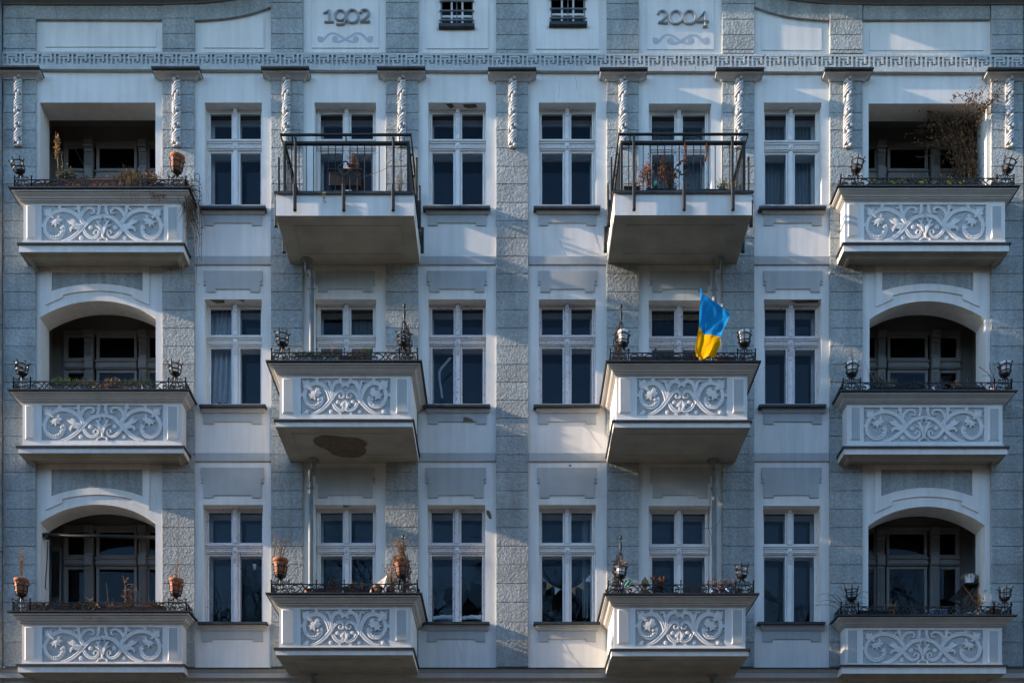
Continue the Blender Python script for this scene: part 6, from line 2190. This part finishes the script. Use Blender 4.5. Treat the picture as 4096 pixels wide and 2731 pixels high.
pot(Vector((X(3876, d_ + .05), -d_ - .07, Z(2341, d_))), .095, .155, M['whitepot'], 'potted_plant', 'white pail of drooping succulents on top of the tilted wooden table', 'plant pot', None,
    lambda mb, top: [mb.tube(spline([top, top + Vector((.09 * math.cos(a), .07 * math.sin(a), .05)), top + Vector((.16 * math.cos(a), .1 * math.sin(a), .01 - .03 * (k % 3)))], 4), .009, 5) for k, a in enumerate([x * .42 for x in range(15)])],
    (M['lavender'],), prof=[(.001, 0), (.07, 0), (.074, .01), (.092, .14), (.098, .15), (.092, .155), (.086, .13)])

# ------------------------------------------------------------------ things seen through the windows
def curtain(r, c, u0, u1, v0, v1, m, lab, depth=.30, folds=7, pull=0.0, sd=1, thin=1.0):
    d_ = -depth - .1
    t = thing('curtain', lab, 'curtain', (X((u0 + u1) / 2, d_), -d_, Z(v1, d_)), 'curtains behind the windows')
    o = t.location.copy()
    mb = MB(); mb.sm = True
    n, mrow = 40, 14
    rr = random.Random(sd)
    for j in range(mrow + 1):
        f = j / mrow
        for i in range(n + 1):
            s_ = i / n
            u = u0 + (u1 - u0) * s_ * (1 - pull * (1 - f) * 0) 
            if pull:
                top = u0 + (u1 - u0) * (.25 + .75 * s_); bot = u0 + (u1 - u0) * s_ * 1.0
                u = top + (bot - top) * (f ** pull)
            mb.v.append((X(u, d_), -d_ + .028 * math.sin(s_ * folds * 6.28 + .5 * math.sin(f * 3 + sd)) + .012 * math.sin(s_ * folds * 13 + f * 4), Z(v0 + (v1 - v0) * f, d_)))
    for j in range(mrow):
        for i in range(n):
            a = j * (n + 1) + i
            mb.face((a, a + n + 1, a + n + 2, a + 1))
    mb.build('cloth', m, t, o)


curtain(2, 2, 832, 932, 1222, 1612, M['curtain'], 'white gathered curtain in the left half of the middle-storey window beside the left loggia', .27, 4, 1.4, 2)
curtain(1, 7, 3060, 3165, 430, 825, M['greycurtain'], 'grey curtain in the left half of the top window beside the right loggia', .40, 7, 0, 3)
curtain(1, 7, 3172, 3280, 430, 825, M['greycurtain'], 'grey curtain in the right half of the top window beside the right loggia', .40, 7, 0, 4)
curtain(1, 6, 2600, 2715, 430, 960, M['greycurtain'], 'dark net curtain in the left leaf of the door behind the right metal railing', .40, 6, 0, 5)
curtain(1, 6, 2722, 2838, 430, 960, M['greycurtain'], 'dark net curtain in the right leaf of the door behind the right metal railing', .40, 6, 0, 6)
curtain(2, 3, 1385, 1495, 1210, 1500, M['greycurtain'], 'pale curtain in the right leaf of the door above the patched soffit', .40, 5, 0, 7)
curtain(3, 5, 2328, 2352, 2030, 2470, M['curtain'], 'narrow white curtain gathered at the right side of the bunting window', .40, 2, 0, 8)

t = thing('bunting', 'string of orange, white and pink pennants across a lowest-storey window', 'bunting', (X(2270, -.3), .3, Z(2300, -.3)))
t.location = (X(2270, -.28), .28, Z(2310, -.28))
o = t.location.copy()
d_ = -.28
mb = MB()
pts = [(2160, 2296), (2185, 2325), (2215, 2345), (2245, 2356), (2275, 2358), (2305, 2346), (2335, 2325), (2362, 2295)]
q = [(X(u, d_), -d_, Z(v, d_)) for u, v in pts]
mb.tube(spline(q, 4), .003, 4)
mb.build('string', M['whitepot'], t, o)
for k in range(7):
    mb = MB()
    a, b_ = pts[k], pts[k + 1]
    e = .12
    a2 = (a[0] + (b_[0] - a[0]) * e, a[1] + (b_[1] - a[1]) * e); b2 = (a[0] + (b_[0] - a[0]) * (1 - e), a[1] + (b_[1] - a[1]) * (1 - e))
    mid = ((a[0] + b_[0]) / 2, (a[1] + b_[1]) / 2)
    nx_, ny_ = -(b_[1] - a[1]), (b_[0] - a[0])
    L = math.hypot(nx_, ny_)
    tip = (mid[0] + nx_ / L * 30, mid[1] + ny_ / L * 30)
    mb.prism([(X(u, d_), Z(v, d_)) for u, v in (a2, b2, tip)], -d_ - .002, -d_ + .002)
    mb.build('pennant', BUNT[(2, 0, 1, 1, 0, 0, 1)[k]], t, o)
t = thing('towel', 'white towel rolled along the sill inside the lowest window left of the centre pilaster', 'towel', (X(1826, -.26), .27, Z(2480, -.26)))
o = t.location.copy()
for (u0, u1) in ((1722, 1812), (1838, 1932)):
    mb = MB(); mb.sm = True
    pts = [(X(u0 + (u1 - u0) * k / 8, -.26), .27 + R.uniform(-.01, .01), Z(2474 - 8 * math.sin(k / 8 * 2.6), -.26)) for k in range(9)]
    mb.tube(pts, [.025 + .012 * math.sin(k * 1.1) ** 2 + .012 * k / 8 for k in range(9)], 10)
    mb.build('roll', M['towel'], t, o)
t = thing('hanging_pot', 'small white hanging pot in the right pane of the lowest window beside the left loggia', 'plant pot', (X(1018, -.3), .3, Z(2265, -.3)))
mb = MB(); mb.sm = True
mb.lathe([(.001, -.05), (.022, -.05), (.034, .03), (.036, .04), (.03, .04), (.028, .02)], (0, 0, 0), 14)
mb.build('pot', M['whitepot'], t)
mb = MB()
for s_ in (-1, 1): mb.tube(spline([(s_ * .034, 0, .03), (s_ * .075, 0, .09), (s_ * .03, 0, .18), (0, 0, .22)], 4), .003, 4)
mb.build('cord', M['tape'], t)
t = thing('taped_strip', 'bent strip of silvery tape stuck to the pane left of the centre pilaster', 'tape', (X(1765, -.2), .2, Z(1530, -.2)))
o = t.location.copy()
d_ = -.2
mb = MB()
cen = [(1801, 1430), (1785, 1450), (1765, 1472), (1757, 1490), (1758, 1520), (1764, 1555), (1768, 1592)]
n0 = 0
for u, v in cen:
    mb.v += [(X(u - 4, d_), -d_, Z(v - 2, d_)), (X(u + 5, d_), -d_, Z(v + 2, d_))]
for k in range(len(cen) - 1): mb.face((2 * k, 2 * k + 1, 2 * k + 3, 2 * k + 2))
mb.build('strip', M['tape'], t, o)
t = thing('cable', 'thin black cable looped beside the downpipe of the lower right balcony door', 'cable', (X(2840, .05), -.05, Z(1960, .05)))
o = t.location.copy()
mb = MB()
q = [(X(u, .14), -.14, Z(v, .14)) for u, v in ((2862, 1950), (2880, 2000), (2889, 2040), (2880, 2080), (2860, 2105), (2830, 2113), (2812, 2112))]
mb.tube(spline(q, 4), .004, 4)
q = [(X(u, .14), -.14, Z(v, .14)) for u, v in ((2846, 1950), (2840, 2000), (2832, 2060), (2834, 2110), (2846, 2150), (2842, 2180))]
mb.tube(spline(q, 4), .004, 4)
mb.build('loop', M['iron'], t, o)

# ------------------------------------------------------------------ bare trees on the far side of the street (mirrored in the lower panes)
def tree(x, y, h, seed, label):
    rr = random.Random(seed)
    t = thing('bare_tree', label, 'tree', (x, y, -.1), 'bare trees across the street')
    tr, cr = MB(), MB()
    def grow(p, d, L, r, lev):
        pts = [p]
        n = 4
        for k in range(n):
            d = (d + Vector((rr.uniform(-1, 1), rr.uniform(-1, 1), rr.uniform(-.5, .8))) * (.10 + .06 * lev)).normalized()
            pts.append(pts[-1] + d * L / n)
        (tr if lev < 2 else cr).tube(pts, [r * (1 - .45 * k / n) for k in range(n + 1)], 6 if lev < 2 else 3, False)
        if lev >= 5: return
        nb = (6, 5, 4, 4, 3)[lev]
        for k in range(nb):
            f = rr.uniform(.45, 1)
            q = pts[min(int(f * n), n - 1)].lerp(pts[min(int(f * n) + 1, n)], f * n - int(f * n)) if f < 1 else pts[-1]
            a = rr.uniform(0, 6.28)
            o_ = d.orthogonal().normalized()
            o_ = Matrix.Rotation(a, 3, d) @ o_
            grow(q, (d * rr.uniform(.5, 1) + o_ * rr.uniform(.5, 1.0) + Vector((0, 0, .15))).normalized(), L * rr.uniform(.55, .75), r * .48, lev + 1)
    grow(Vector((0, 0, 0)), Vector((0, 0, 1)), h * .42, h * .018, 0)
    tr.build('trunk', M['bark'], t)
    cr.build('crown', M['bark'], t)
for k, (x, y, h) in enumerate(((-24, -26, 17), (-17.5, -27, 15.5), (-11.5, -25, 16), (-5.5, -25, 18), (1.5, -26, 18.5), (7.5, -25, 17.5), (13.5, -26, 18), (20, -25, 18), (26, -27, 17))):
    tree(x, y, h * 1.28, 3 + k, 'bare street tree mirrored in the lower window panes')
# added tree belt across the park, tall and dense to block low sky
mb = MB()
rw = random.Random(9)
for k in range(520):
    x = rw.uniform(-130, 130)
    y = rw.uniform(-62, -44)
    hh = rw.uniform(19, 25.5)
    mb.tube([(x, y, -.1), (x + rw.uniform(-.5, .5), y, hh)], [.3, .04], 4, False)
    for q in range(46):
        p = Vector((x + rw.gauss(0, 1.8), y + rw.gauss(0, 1.5), rw.uniform(.1, 1.0) * hh))
        leafq(mb, p, rw.uniform(1.2, 2.6), rw, .9)
wd = mb.build('wood', M['bark'])
wd['kind'] = 'stuff'
wd['label'] = 'added distant tree belt across the park, blocking low sky, mirrored faintly in the panes'
